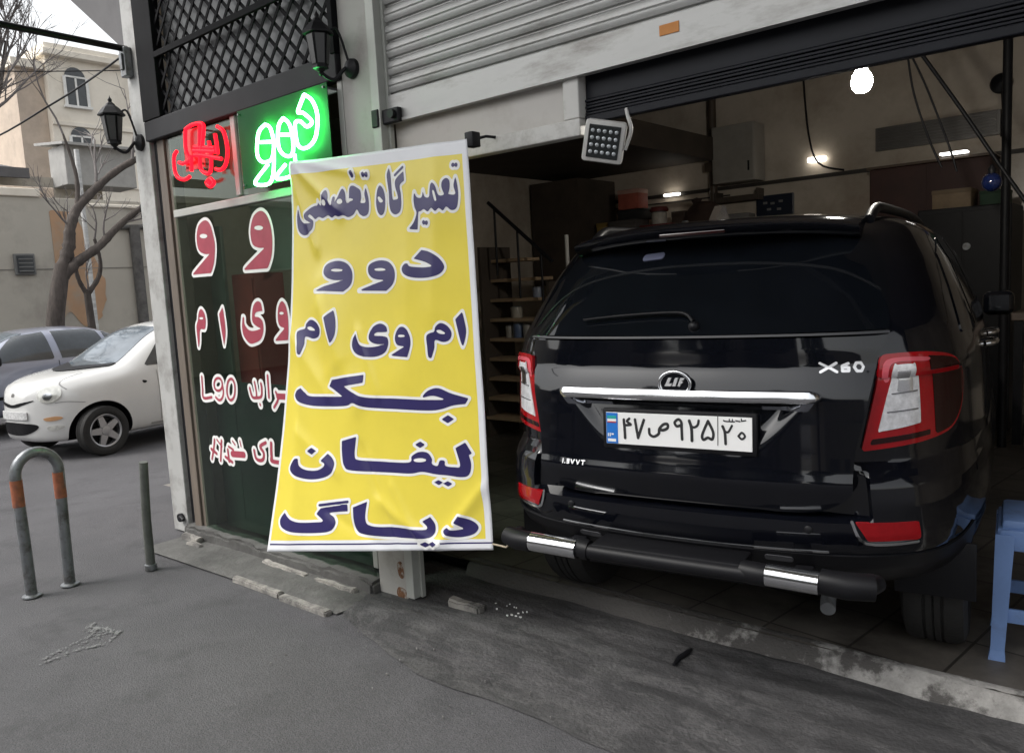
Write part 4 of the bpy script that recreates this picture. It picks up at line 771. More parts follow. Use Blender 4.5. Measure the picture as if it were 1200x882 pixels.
t.build('plate_flag', [mat('flag_green', (.02,.35,.32), .4), M['plate_w'], mat('flag_red', (.5,.04,.04), .4)], pt)
t = MB(); drawn(t, unpack(PLATE_TXT, .0001, 1), 0, .0014, lambda a, b, o: (a, -.0100+o, -b)); t.build('plate_lettering', M['digit'], pt)
# wiper, washer
t = MB(); wp = [csurf(s_, z_, .022) for s_, z_ in ((.045,1.268),(.01,1.293),(-.06,1.299),(-.25,1.293),(-.42,1.281))]; t.tube(smooth_line(wp), [.007,.007,.007,.007,.007,.007,.007,.0065,.0065,.006,.006,.006,.0055,.0055,.005,.005,.005,.0045,.0045,.004,.004], 8); wo_ = up_(t.build('wiper', M['plastic'], smooth=60))
t = MB(); p0 = csurf(.045,1.262,.004); t.lathe([(.019,.01),(.018,-.010),(.010,-.018),(.0001,-.02)], p0, 'Y', 18); t.build('wiper_pivot', M['plastic'], wo_, 50)
t = MB(); drawn(t, [K_(.012, [(-.26,1.508),(-.18,1.512)])], 0, .005, cfn(.008), 0, .01); up_(t.build('washer_jet', mat('grey_jet', (.12,.13,.19), .3), smooth=50))
t = MB(); drawn(t, [K_(.0045, [(-.70,1.27),(-.62,1.37),(-.48,1.43),(-.25,1.462),(0,1.470),(.3,1.462),(.55,1.43),(.70,1.36)])], 0, .004, cfn(.0055), 0, .002); up_(t.build('reflection_arc', mat('reflection_tone', (.012,.013,.015), .25), smooth=50))  # faint arc painted on the glass as a reflection
# bumper seams
t = MB(); drawn(t, [K_(.0035, [(-.47,.538),(-.2,.532),(0,.531),(.2,.532),(.47,.538)])], 0, .0035, cfn(.003), 0, .006); up_(t.build('bumper_trim', M['chrome'], smooth=50))
t = MB(); drawn(t, [P_([(-1.07,.58,1),(-1.07,.40,1),(-.86,.37),(-.60,.35),(0,.345),(.60,.35),(.86,.37),(1.07,.40,1),(1.07,.58,1),(.86,.535),(.5,.528),(0,.526),(-.5,.528),(-.86,.535)])], 0, .012, cfn(.006), 0, .02); vl = up_(t.build('valance', M['plastic'], smooth=50))
M['grey_slot'] = mat('grey_slot', (.05,.05,.055), .35)
for s_ in (-.36,-.16,.08,.32): t = MB(); drawn(t, [K_(.010, [(s_-.035,.503),(s_+.035,.501)])], 0, .005, cfn(.010), 0, .008); t.build('valance_slot', M['grey_slot'], vl, 50)
# bull bar
BY = -.062
t = MB(); t.tube(smooth_line([(-.64,.0,.486),(-.62,-.04,.485),(-.56,BY,.485),(-.3,BY-.01,.480),(0,BY-.012,.478),(.3,BY-.01,.478),(.56,BY,.478),(.61,-.04,.478),(.63,.0,.48)], 6), .027, 16); bb = up_(t.build('rear_guard', M['plastic'], smooth=60))
for x0, x1 in ((-.548,-.355),(.315,.475)):
    t = MB(); y = BY-.006; t.tube([(x0,y,.484),(x1,y-.002,.480)], .036, 24); t.build('chrome_sleeve', M['chrome'], bb, 60)
for x0, x1, r_ in ((-.665,-.552,.043),(.478,.625,.047),(-.352,-.31,.041),(.235,.312,.041)):
    t = MB(); t.tube([(x0,BY+.002 if x0 > -.6 else BY+.02,.484),((x0+x1)/2,BY-.004,.482),(x1,BY-.004 if x1 < .6 else BY+.02,.480)], [r_*.84,r_*.9,r_*.88], 20); t.build('guard_collar', M['plastic'], bb, 60)
t = MB(); t.box(-.30,.24,BY-.022,BY+.12,.468,.512,.012); t.build('step_plate', M['plastic'], bb, 40)
for x in (-.42,.40): t = MB(); t.box(x-.03,x+.03,BY+.0,.35,.445,.475,.008); t.build('guard_bracket', M['black'], bb, 40)
t = MB(); t.tube(smooth_line([(.44,.9,.36),(.44,.35,.33),(.46,.16,.345),(.47,.09,.335)]), .024, 14); up_(t.build('exhaust_pipe', M['galv'], smooth=60))
t = MB(); t.box(-.55,.55,.35,3.9,.26,.36,.03); t.tube([(-.7,.82,.34),(.7,.82,.34)], .06, 12); up_(t.build('underbody', M['black']))
# wheels
def tyre_prof(r, wd, ri): return [(ri,-wd*.40),(ri+.02,-wd*.47),(r-.05,-wd*.5),(r-.012,-wd*.44),(r,-wd*.33),(r,-wd*.16),(r-.008,-wd*.15),(r-.008,-wd*.12),(r,-wd*.11),(r,-.005),(r-.008,0),(r,.005),(r,wd*.11),(r-.008,wd*.12),(r-.008,wd*.15),(r,wd*.16),(r,wd*.33),(r-.012,wd*.44),(r-.05,wd*.5),(ri+.02,wd*.47),(ri,wd*.40)]
def wheel(parent, x, y, r, wd, ri, sg, spokes=5):
    wobj = bpy.data.objects.new('wheel', None); COL.objects.link(wobj); wobj.parent = parent; wobj.location = (x, y, r)
    t = MB(); t.lathe(tyre_prof(r, wd, ri), (0,0,0), 'X', 48, cap=False); t.build('tyre', M['tyre'], wobj, 40)
    t = MB(); t.lathe([(ri+.004,-wd*.38),(ri-.012,-wd*.2),(ri-.012,sg*wd*.1)] if sg > 0 else [(ri+.004,wd*.38),(ri-.012,wd*.2),(ri-.012,-wd*.1)], (0,0,0), 'X', 40, cap=False)
    t.lathe([(ri+.004,sg*wd*.38),(ri-.006,sg*wd*.42),(ri-.02,sg*wd*.36),(ri-.024,sg*wd*.05)], (0,0,0), 'X', 40, cap=False)
    for k in range(spokes):
        Mx = Matrix.Rotation(2*math.pi*k/spokes+.3, 4, 'X'); h = sg*wd*.36
        t.prism([(-.045,.03),(.045,.03),(.030,ri-.018),(-.030,ri-.018)], h-sg*.03, h, ax='X', M=Mx)
    t.lathe([(.055,sg*wd*.30),(.05,sg*wd*.40),(.03,sg*wd*.42),(.0001,sg*wd*.42)], (0,0,0), 'X', 20)
    t.build('rim', M['rim'], wobj, 40)
    t = MB(); t.lathe([(ri-.03,sg*wd*.0),(.0001,sg*wd*.0)], (0,0,0), 'X', 32); t.build('brake_disc', M['black'], wobj)
    return wobj
for x in (-.745, .745):
    for y in (.82, 3.42): wheel(suv, x, y, .342, .215, .225, 1 if x > 0 else -1)
for sx in (-1, 1):
    t = MB(); t.box(sx*.755-.125,sx*.755+.125,.425,.437,.30,.50,.004); up_(t.build('mud_flap', M['plastic'], smooth=40))
# flank glass, handles, mirrors
for sg in (-1, 1):
    for a, b2, zt0, zt1 in ((1.17,1.62,1.47,1.53),(1.68,2.42,1.535,1.545),(2.48,3.25,1.545,1.53)):
        t = MB(); drawn(t, [P_([(sg*a,1.20,1),(sg*(a+.02 if a > 1.3 else a+.10),zt0,1),(sg*(b2-.02),zt1,1),(sg*b2,1.19,1)])], 0, .02, cfn(.004), 0, .01); up_(t.build('side_window', M['car_glass'], smooth=50))
    for yh in (1.60, 2.45):
        t = MB(); p0 = csurf(sg*(yh+.65), 1.075, .0); t.tube(smooth_line([p0+Vector((0,-.09,0)), p0+Vector((sg*.035,-.06,.005)), p0+Vector((sg*.038,.06,.005)), p0+Vector((0,.09,0))]), .013, 8); up_(t.build('door_handle', M['chrome'], smooth=60))
    t = MB(); t.box(*((.84,1.0) if sg > 0 else (-1.0,-.84)),2.88,3.02,1.11,1.25,.04, seg=4)
    mr = up_(t.build('door_mirror', M['car_black'], smooth=50))
    t = MB(); t.box(*((.87,.975) if sg > 0 else (-.975,-.87)),2.872,2.8795,1.135,1.23,.003); t.build('mirror_glass', M['car_glass'], mr)

# ------------------------------------------------------------------ street cars
def car_body(st, zbelt_in=.985):
    vs = []; fs = []; n = 0
    for (y, zb, zs, w_, zr, wr) in st:
        half = [(0,zb),(w_*.55,zb),(w_*.86,zb+.01),(w_*.955,zb+.06),(w_*.995,zb+(zs-zb)*.40),(w_,zb+(zs-zb)*.70),(w_*zbelt_in,zs),
                (w_*zbelt_in+(wr-w_*zbelt_in)*.32, zs+(zr-zs)*.42),(w_*zbelt_in+(wr-w_*zbelt_in)*.75, zs+(zr-zs)*.80),(wr*.90, zr-(zr-zs)*.06-.008),(wr*.55,zr-.002),(0,zr)]
        ring = half + [(-x, z) for x, z in half[-2:0:-1]]; n = len(ring); vs += [(x, y, z) for x, z in ring]
    k = len(st)
    for i in range(k-1):
        for q in range(n): fs.append((i*n+q, i*n+(q+1) % n, (i+1)*n+(q+1) % n, (i+1)*n+q))
    fs.append(tuple(range(n))); fs.append(tuple((k-1)*n+q for q in range(n))[::-1])
    return vs, fs
def make_car(root, st, paint, wheels, r, sill):
    vs, fs = car_body(st); b = MB(); b.add(vs, fs); o = b.build('body', [paint, M['plastic']], None, 60)
    sb = o.modifiers.new('s', 'SUBSURF'); sb.levels = 3; sb.render_levels = 3
    ct = MB()
    for y in wheels:
        for s in (-1, 1): ct.lathe([(r*1.17,s*.42),(r*1.17,s*1.1)][::s], (0,y,r*1.04), 'X', 48)
    co = ct.build('wheel_cutter', M['plastic']); md = o.modifiers.new('b', 'BOOLEAN'); md.object = co; md.solver = 'EXACT'
    dg = bpy.context.evaluated_depsgraph_get(); nm = bpy.data.meshes.new_from_object(o.evaluated_get(dg)); o.modifiers.clear(); o.data = nm
    bpy.data.objects.remove(co)
    nm.polygons.foreach_set('use_smooth', [True]*len(nm.polygons)); nm.set_sharp_from_angle(angle=RAD(40))
    bt_ = BVHTree.FromPolygons([v.co[:] for v in nm.vertices], [p.vertices[:] for p in nm.polygons])
    o.parent = root
    return o, bt_
def proj_front(bt_, off):
    def f(a, b, o):
        h = bt_.ray_cast(Vector((a, -3, b)), Vector((0,1,0)))
        if h[0] is None: h = bt_.find_nearest(Vector((a, .2, b)))
        n = h[1] if h[1].y < 0 else -h[1]; return tuple(h[0]+n*(off+o))
    return f
def proj_side(bt_, sg, off):
    def f(a, b, o):
        h = bt_.ray_cast(Vector((sg*3, a, b)), Vector((-sg,0,0)))
        if h[0] is None: h = bt_.find_nearest(Vector((sg*.7, a, b)))
        n = h[1] if h[1].x*sg > 0 else -h[1]; return tuple(h[0]+n*(off+o))
    return f
M['car_white'] = mat('white_car_paint', (.60,.60,.59), .25, var=.03, scale=2, coat=.8)
M['car_silver'] = mat('silver_blue_paint', (.25,.265,.33), .3, metal=.35, var=.05, scale=2, coat=.8)
M['screen'] = mat('car_window', (.030,.035,.040), .04, var=.5, scale=1.6, spec=.8)
M['screen_blue'] = mat('windscreen', (.10,.12,.14), .05, var=.5, scale=1.2, spec=.9)
M['headlamp'] = mat('headlamp_lens', (.62,.62,.58), .1, metal=.3, var=.25, scale=20, coat=.6)
M['amber'] = mat('amber_lens', (.50,.28,.14), .25)
hb = thing('white_hatchback', 'small white hatchback with round headlights parked across the street', 'car', (-10.0,.565,-.15), RAD(8))
HST = [(.03,.34,.56,.17,.70,.13),(.08,.24,.65,.29,.80,.23),(.17,.21,.71,.43,.87,.34),(.36,.20,.765,.63,.935,.48),(.70,.19,.815,.735,.985,.56),(.92,.19,.85,.745,1.005,.57),(1.06,.19,.875,.748,1.06,.56),(1.35,.19,.90,.75,1.27,.535),(1.62,.19,.92,.75,1.415,.515),(1.95,.19,.93,.75,1.475,.51),(2.4,.19,.94,.75,1.485,.51),(2.9,.20,.95,.74,1.465,.50),(3.2,.21,.95,.72,1.40,.49),(3.42,.26,.94,.69,1.2,.47),(3.54,.36,.85,.58,.98,.45)]
bo, bv = make_car(hb, HST, M['car_white'], (.66,3.0), .285, .2)
def hp(o): o.parent = hb; return o
t = MB(); drawn(t, [P_([(-.50,1.012,1),(-.44,1.25),(-.40,1.395,1),(0,1.415),(.40,1.395,1),(.44,1.25),(.50,1.012,1),(0,.985)])], 0, .02, proj_front(bv, .006), 0, .01); hp(t.build('windscreen', M['screen_blue'], smooth=50))
t = MB(); drawn(t, [K_(.014, [(-.50,1.005),(0,.978),(.50,1.005)])], 0, .01, proj_front(bv, .012), 0, .01); hp(t.build('cowl', M['plastic'], smooth=50))
for sg in (-1, 1):
    t = MB(); drawn(t, [P_([(sg*(.445+.095*math.cos(a)), .755+.090*math.sin(a)) for a in [2*math.pi*i/12 for i in range(12)]])], 0, .01, proj_front(bv, .010), 0, .02); hl = hp(t.build('headlight', M['headlamp'], smooth=60))
    t = MB(); drawn(t, [P_([(sg*(.44+.038*math.cos(a)), .735+.038*math.sin(a)) for a in [2*math.pi*i/10 for i in range(10)]])], 0, .006, proj_front(bv, .016), 0, .005); t.build('headlight_reflector', M['chrome'], hl, 60)
    t = MB(); drawn(t, [P_([(sg*.40,.495),(sg*.50,.51),(sg*.545,.49),(sg*.50,.465),(sg*.42,.465)])], 0, .008, proj_front(bv, .006), 0, .01); hp(t.build('indicator', M['amber'], smooth=50))
    t = MB(); drawn(t, [P_([(sg*.42,.395),(sg*.50,.41),(sg*.545,.39),(sg*.50,.36),(sg*.43,.36)])], 0, .008, proj_front(bv, .006), 0, .01); hp(t.build('fog_light', M['headlamp'], smooth=50))
    t = MB(); drawn(t, [P_([(1.22,.965,1),(1.36,1.10),(1.58,1.29),(1.86,1.385,1),(2.40,1.40),(2.42,.965,1)])], 0, .02, proj_side(bv, sg, .005), 0, .01); hp(t.build('side_window', M['screen'], smooth=50))
    t = MB(); drawn(t, [P_([(2.48,.965,1),(2.47,1.395,1),(2.9,1.38),(3.12,1.28),(3.2,1.0,1)])], 0, .02, proj_side(bv, sg, .005), 0, .01); hp(t.build('side_window', M['screen'], smooth=50))
    t = MB(); drawn(t, [P_([(1.16,.80),(1.20,.795),(1.215,.78),(1.19,.765),(1.165,.775)])], 0, .006, proj_side(bv, sg, .004), 0, .006); hp(t.build('side_repeater', M['plastic'], smooth=50))
    t = MB(); drawn(t, [K_(.012, [(1.25,.27),(2.6,.27)]), K_(.006, [(1.36,.52),(2.4,.55)]), K_(.004, [(1.37,.30),(1.36,.9)])], 0, .006, proj_side(bv, sg, .004), 0, .006); hp(t.build('door_trim', mat('grey_seam', (.30,.30,.29), .5), smooth=50))
    t = MB(); t.box(*((.74,.90) if sg > 0 else (-.90,-.74)),1.50,1.58,.95,1.06,.03,seg=4); hp(t.build('door_mirror', M['car_white'], smooth=50))
t = MB(); drawn(t, [P_([(-.33,.700),(-.12,.668),(0,.650),(.12,.668),(.33,.700),(.14,.635),(0,.618),(-.14,.635)])], 0, .007, proj_front(bv, .004), 0, .01); hp(t.build('upper_grille', M['plastic'], smooth=50))
t = MB(); drawn(t, [P_([(-.32,.43),(-.15,.45),(.15,.45),(.32,.43),(.335,.385),(.22,.325),(0,.305),(-.22,.325),(-.335,.385)])], 0, .01, proj_front(bv, .005), 0, .01); hp(t.build('lower_grille', M['plastic'], smooth=50))
t = MB(); drawn(t, [C_([(-.25,.575),(.25,.575),(.25,.49),(-.25,.49)])], 0, .01, proj_front(bv, .018), 0, .014); hp(t.build('number_plate', mat('plate_grey', (.5,.5,.5), .5, var=.3, scale=40), smooth=30))
t = MB(); drawn(t, [K_(.018, [(-.012,.755),(.012,.755)])], 0, .006, proj_front(bv, .006), 0, .006); hp(t.build('bonnet_emblem', M['chrome'], smooth=50))
t = MB(); drawn(t, [K_(.004, [(-.56,.80),(-.48,.87),(-.46,.95)]), K_(.004, [(.56,.80),(.48,.87),(.46,.95)]), K_(.004, [(-.66,.64),(-.58,.665),(-.50,.66)]), K_(.004, [(.66,.64),(.58,.665),(.50,.66)])], 0, .005, proj_front(bv, .002), 0, .004); hp(t.build('bonnet_seam', mat('seam_grey', (.25,.25,.25), .6), smooth=50))
for x in (-.66, .66):
    for y in (.66, 3.0): wheel(hb, x, y, .285, .165, .19, 1 if x > 0 else -1)
sd_ = thing('silver_sedan', 'silver blue saloon car parked behind the white hatchback', 'car', (-13.06,-.53,-.11), 0)
SST = [(0,.38,.50,.60,.58,.45),(.05,.26,.60,.74,.67,.6),(.18,.22,.68,.82,.75,.66),(.8,.2,.76,.85,.85,.70),(1.2,.2,.83,.855,.92,.70),(1.42,.2,.87,.858,.985,.68),(1.75,.2,.90,.86,1.20,.62),(2.05,.2,.91,.86,1.36,.58),(2.5,.2,.92,.86,1.405,.57),(3.0,.2,.93,.86,1.395,.57),(3.3,.2,.93,.855,1.32,.58),(3.6,.21,.93,.85,1.12,.62),(3.8,.22,.92,.84,1.0,.68),(4.25,.26,.88,.80,.96,.66),(4.40,.36,.75,.70,.88,.55)]
bo2, bv2 = make_car(sd_, SST, M['car_silver'], (.85,3.5), .30, .2)
def sp_(o): o.parent = sd_; return o
t = MB(); drawn(t, [P_([(-.60,.99,1),(-.50,1.33,1),(0,1.35),(.50,1.33,1),(.60,.99,1),(0,.965)])], 0, .025, proj_front(bv2, .006), 0, .01); sp_(t.build('windscreen', M['screen_blue'], smooth=50))
for sg in (-1, 1):
    for pts in ([(1.62,.955,1),(1.90,1.21),(2.05,1.30,1),(2.40,1.335,1),(2.44,.955,1)], [(2.54,.955,1),(2.50,1.338,1),(2.95,1.335),(3.12,1.30,1),(3.22,.96,1)], [(3.27,.97,1),(3.19,1.285,1),(3.34,1.22),(3.50,1.03,1)]):
        t = MB(); drawn(t, [P_(pts)], 0, .02, proj_side(bv2, sg, .006), 0, .01); sp_(t.build('side_window', M['screen'], smooth=50))
    t = MB(); t.box(*((.86,1.02) if sg > 0 else (-1.02,-.86)),1.62,1.72,.93,1.06,.03,seg=4); sp_(t.build('door_mirror', M['plastic'], smooth=50))
    t = MB(); drawn(t, [K_(.022, [(.5,.48),(4.2,.50)])], 0, .012, proj_side(bv2, sg, .008), 0, .01); sp_(t.build('rub_strip', M['plastic'], smooth=50))
    t = MB(); drawn(t, [K_(.004, [(2.48,.25),(2.49,.93)]), K_(.004, [(1.52,.28),(1.50,.88)])], 0, .006, proj_side(bv2, sg, .003), 0, .004); sp_(t.build('door_seam', M['plastic'], smooth=50))
    t = MB(); drawn(t, [P_([(sg*.42,.60),(sg*.74,.60),(sg*.72,.69),(sg*.42,.69)])], 0, .01, proj_front(bv2, .006), 0, .01); sp_(t.build('headlight', M['headlamp'], smooth=50))
for x in (-.75, .75):
    for y in (.85, 3.5): wheel(sd_, x, y, .30, .18, .20, 1 if x > 0 else -1)
# ------------------------------------------------------------------ beyond the street
def solo(mb, name, m, label, cat, smooth=None, group=None, kind=None): return tag(mb.build(name, m, smooth=smooth), label, cat, group, kind)
wl_ = thing('street_wall', 'long grey rendered wall with an orange patch behind the parked cars', 'wall', (-17,4,-.15))
mb = MB(); mb.box(-17.25,-17,-14,40,-.2,3.70,.01); under(mb.build('wall_face', M['street_wall']), wl_)
mb = MB(); mb.box(-17.3,-16.95,-14,3.72,3.70,3.86,.02); mb.box(-17.3,-16.95,4.6,40,3.55,3.62,.02); under(mb.build('wall_coping', M['cream_wall']), wl_)
op = P_([(3.82,3.45,1),(4.30,3.45,1),(4.62,2.5),(4.75,1.9),(4.60,1.35),(4.30,1.15),(4.05,1.45),(3.85,1.30,1)]); op = ('P', [(y+.06*noise.noise(Vector((y*6, z*6, 1)))+.03*noise.noise(Vector((y*19, z*19, 1))), z+.06*noise.noise(Vector((y*6, z*6, 5)))) for y, z in op[1]], 0)
mb = MB(); drawn(mb, [op], 0, .04, lambda a, b, o: (-16.988+o, a, b), 0, .01); under(mb.build('orange_patch', M['terracotta']), wl_)
mb = MB(); mb.box(-17.0,-16.93,3.12,3.48,2.22,2.62,.01, mi=0); mb.box(-16.93,-16.90,3.16,3.44,2.26,2.58,.0,mi=1)
for i in range(4): mb.box(-16.90,-16.88,3.18,3.42,2.28+i*.075,2.30+i*.075,mi=0)
under(mb.build('wall_vent', [mat('vent_frame', (.16,.16,.155), .6), M['win_dark']]), wl_)
mb = MB(); mb.tube([(-16.93,5.45,-.15),(-16.93,5.45,3.2)], .11, 10); mb.tube([(-16.95,5.1,3.15),(-16.93,5.9,3.18)], .05, 8); under(mb.build('downpipe', mat('old_pipe', (.10,.095,.09), .8, var=.4), smooth=50), wl_)
mb = MB(); mb.box(-17.0,-16.985,-14,40,2.32,2.335); under(mb.build('wall_joint', mat('joint', (.22,.21,.19), .9)), wl_)
r = thing('low_shed', 'dark flat roofed shed rising behind the street wall', 'shed', (-21,2,-.15))
mb = MB(); mb.box(-24,-20.4,-8,6.4,-.15,4.6); under(mb.build('shed_wall', mat('shed_wall', (.40,.37,.32), .9, dirt=(.22,.20,.18))), r)
mb = MB(); mb.prism([(-19.9,4.55),(-24.5,5.5),(-24.5,5.62),(-19.9,4.67)], -9, 4.6); mb.box(-19.9,-19.8,-9,4.6,4.47,4.69); under(mb.build('shed_roof', M['dark_roof']), r)
mb = MB(); mb.box(-20.5,-19.6,5.3,6.9,4.35,5.25,.02); mb.prism([(-19.4,5.22),(-21,5.40),(-21,5.46),(-19.4,5.28)], 5.2, 7.2); under(mb.build('roof_box', mat('roof_box', (.30,.295,.285), .8)), r)
mb = MB(); mb.box(-17.9,-17.4,3.1,4.15,3.6,3.95,.02); solo(mb, 'wall_ledge', M['tan_brick'], 'small tan block standing on top of the street wall', 'block')
mb = MB(); mb.tube([(-16.6,4.33,-.15),(-16.6,4.33,4.6)], .045, 10)
r = solo(mb, 'striped_pole', mat('pale_pole', (.50,.50,.49), .6, var=.35, scale=9, stretch=(.1,.1,1)), 'thin pale pole standing behind the larger bare tree', 'pole', 50)
# cream apartment house
cb = thing('cream_house', 'tall cream house with arched windows behind the bare trees', 'building', (-41,15,-.15))
mb = MB(); mb.box(-48,-40,13.1,34,-.15,13.0); under(mb.build('front_wall', M['cream_wall']), cb)
mb = MB(); mb.box(-55,-40.4,11.9,13.09,-.15,12.4); under(mb.build('side_wing', M['tan_brick']), cb)
mb = MB(); mb.box(-48.3,-39.6,12.9,34,13.0,13.28,.03); mb.box(-48.2,-39.75,13.0,34,13.28,13.55,.03); mb.prism([(-55.2,12.4),(-40.1,12.4),(-40.1,12.75),(-44,13.1),(-55.2,13.1)], 11.7, 13.0); under(mb.build('cornice', M['cream_wall']), cb)
mb = MB(); mb.box(-39.98,-39.9,13.1,34,9.95,10.15,.02); mb.box(-39.98,-39.9,13.1,34,7.2,7.4,.02); under(mb.build('string_course', M['cream_wall']), cb)
for yc in (14.3, 17.6, 21.0):
    for zc in (11.85, 9.15, 6.4):
        arch = [(yc-.46,zc-.95),(yc+.46,zc-.95),(yc+.46,zc+.35)]+[(yc+.46*math.cos(a), zc+.35+.46*math.sin(a)) for a in [math.pi*i/10 for i in range(1, 10)]]+[(yc-.46,zc+.35)]
        mb = MB(); mb.prism(arch, -39.985, -39.95, ax='X'); wo2 = under(mb.build('window', M['win_dark']), cb)
        mb = MB(); mb.box(-39.95,-39.90,yc-.04,yc+.04,zc-.95,zc+.35); mb.box(-39.95,-39.90,yc-.46,yc+.46,zc+.32,zc+.40)
        for s in (-1, 1): mb.box(-39.95,-39.88,yc+s*.50-.06,yc+s*.50+.06,zc-.95,zc+.35)
        mb.box(-39.98,-39.80,yc-.62,yc+.62,zc-1.06,zc-.95); o = mb.build('window_frame', mat('window_white', (.72,.71,.68), .6)); o.parent = wo2; o.matrix_parent_inverse = Matrix.Identity(4)
# bare trees
def branch(mb, p, d, L, r, depth, rs, mi=0, spread=.55, upb=.18):
    pts = [Vector(p)]; n = 4; q = Vector(d).normalized()
    for i in range(n):
        q = (q + Vector((rs.gauss(0,.13), rs.gauss(0,.13), rs.gauss(0,.10)+upb*.3))).normalized(); pts.append(pts[-1]+q*L/n)
    mb.tube(pts, [r*(1-.5*i/n) for i in range(n+1)], 6 if depth < 2 else 8, mi, cap=False)
    if depth == 0: return
    for k in range(4 if depth > 1 else 4):
        t = rs.uniform(.25, 1); a = pts[min(n, int(t*n+.5))]
        dd = (q + Vector((rs.gauss(0,spread), rs.gauss(0,spread), rs.gauss(0,spread*.7)+upb))).normalized()
        branch(mb, a, dd, L*rs.uniform(.55,.8), r*.5, depth-1, rs, mi, spread, upb)
def bare_tree(label, base, limbs, tw, seed, lvl=2, L=1.0):
    rs = random.Random(seed); r = thing('bare_tree', label, 'tree', base); kn = lambda L_: [a*(1+.22*noise.noise(Vector((i*.9, seed, a*9)))) for i, a in enumerate(L_)]
    mb = MB(); mb.tube(smooth_line(limbs[0][0], 4), [a for a in np.interp(np.linspace(0, 1, len(smooth_line(limbs[0][0], 4))), [0, 1], limbs[0][1])], 12); under(mb.build('trunk', M['bark'], smooth=60), r)
    mb = MB(); tws = MB()
    for pts, (r0, r1) in limbs[1:]:
        sl_ = smooth_line(pts, 7); mb.tube(sl_, kn(list(np.interp(np.linspace(0, 1, len(sl_)), [0, 1], [r0, r1]))), 10)
    under(mb.build('limbs', M['bark'], smooth=60), r)
    for (p, d, l, rr) in tw: tws = MB(); branch(tws, p, d, l, rr, lvl, rs); under(tws.build('twigs', M['twig'], smooth=60), r)
    return r
V = Vector
bare_tree('larger bare tree forking in front of the orange patch', (-15,2.95,-.15),
  [([(-15,2.90,-.15),(-15,2.98,1.2),(-15,3.12,1.9),(-15,3.22,2.3)], (.16,.12)),
   ([(-15,3.20,2.2),(-15,3.36,2.62),(-15,3.42,2.95),(-15.1,3.62,3.3),(-15.1,3.97,3.66),(-15,4.35,4.0),(-14.9,4.8,4.28),(-14.8,5.4,4.6)], (.115,.042)),
   ([(-15,3.16,2.05),(-14.9,3.45,2.35),(-14.8,3.78,2.6),(-14.8,4.15,2.95),(-14.7,4.55,3.28),(-14.6,4.9,3.5)], (.10,.045)),
   ([(-15.1,3.62,3.3),(-15.2,3.7,3.9),(-15.3,3.6,4.6)], (.05,.02))],
  [((-15.1,3.97,3.66), (0,.4,1), 1.0, .03), ((-14.9,4.6,4.2), (0,.2,1), 1.1, .03), ((-14.8,5.2,4.5), (.1,.8,.6), 1.2, .03), ((-15,3.42,2.95), (0,-.5,.8), .7, .02), ((-14.8,3.9,2.75), (0,-.2,1), .6, .02), ((-14.8,4.2,3.0), (.2,.6,.1), .7, .02), ((-15.3,3.6,4.6), (0,-.2,1), 1.2, .02)], 5)
bare_tree('smaller bare tree with a forked stem against the grey wall', (-15.6,3.9,-.15),
  [([(-15.6,3.83,-.15),(-15.6,3.84,.9),(-15.6,3.82,1.85)], (.085,.06)),
   ([(-15.6,3.82,1.78),(-15.6,3.70,2.05),(-15.6,3.64,2.45),(-15.6,3.58,2.8)], (.045,.028)),
   ([(-15.6,3.82,1.78),(-15.6,4.05,2.08),(-15.6,4.12,2.4),(-15.6,4.06,2.8)], (.05,.028))],
  [((-15.6,3.58,2.8), (0,-.3,1), .5, .022), ((-15.6,4.06,2.8), (0,.2,1), .6, .022), ((-15.6,3.84,1.85), (0,0,1), .5, .018)], 8)
bare_tree('tall pale bare tree with dense fine twigs at the upper left corner', (-27,5.5,-.15),
  [([(-27,5.0,-.15),(-27,5.1,3.5),(-27,5.3,6.0)], (.28,.17)),
   ([(-27,5.3,6.0),(-27,5.6,8.0),(-27,5.7,10.5)], (.14,.05)), ([(-27,5.2,5.6),(-27,6.4,7.4),(-27,7.0,9.5)], (.12,.05)), ([(-27,5.2,5.6),(-27,4.0,7.5),(-27,3.4,9.5)], (.12,.05))],
  [((-27,5.6+.1*i,6.8+.6*i), (.1,(-1)**i*.8,.7), 2.3, .05) for i in range(11)]+[((-27,6.4+.1*i,7.4+.5*i), (.1,.8-.2*i,.7), 1.9, .045) for i in range(9)]+[((-27,4+.1*i,7.5+.4*i), (.1,-.6+.3*i,.7), 2.0, .04) for i in range(9)], 11, 3)
mb = MB(); mb.box(-14.68,-14.5,4.53,4.70,3.10,3.36,.02); mb.box(-14.56,-14.40,4.52,4.71,3.34,3.38,.008)
solo(mb, 'street_lamp_head', M['black'], 'small black box lamp fixed at the end of a tree limb', 'lamp', 40)
# wires
def wire(pts, r, label): mb = MB(); mb.tube(smooth_line(pts, 8), r, 6); solo(mb, 'overhead_wire', M['black'], label, 'wire', 60)
wire([(-9.5,-3.5,3.0),(-8.2,-.6,3.32),(-6.6,1.0,3.52),(-5.2,.21,3.36)][1:] if False else [(-12,-1.2,2.85),(-9,-.02,3.02),(-7,.25,3.2),(-5.24,.22,3.33)], .008, 'thin black wire sloping down to the left from the corner post')
wire([(-20,-2,5.9),(-18,4,6.3),(-17,10,7.2)], .012, 'faint thin wire crossing in front of the cream house')
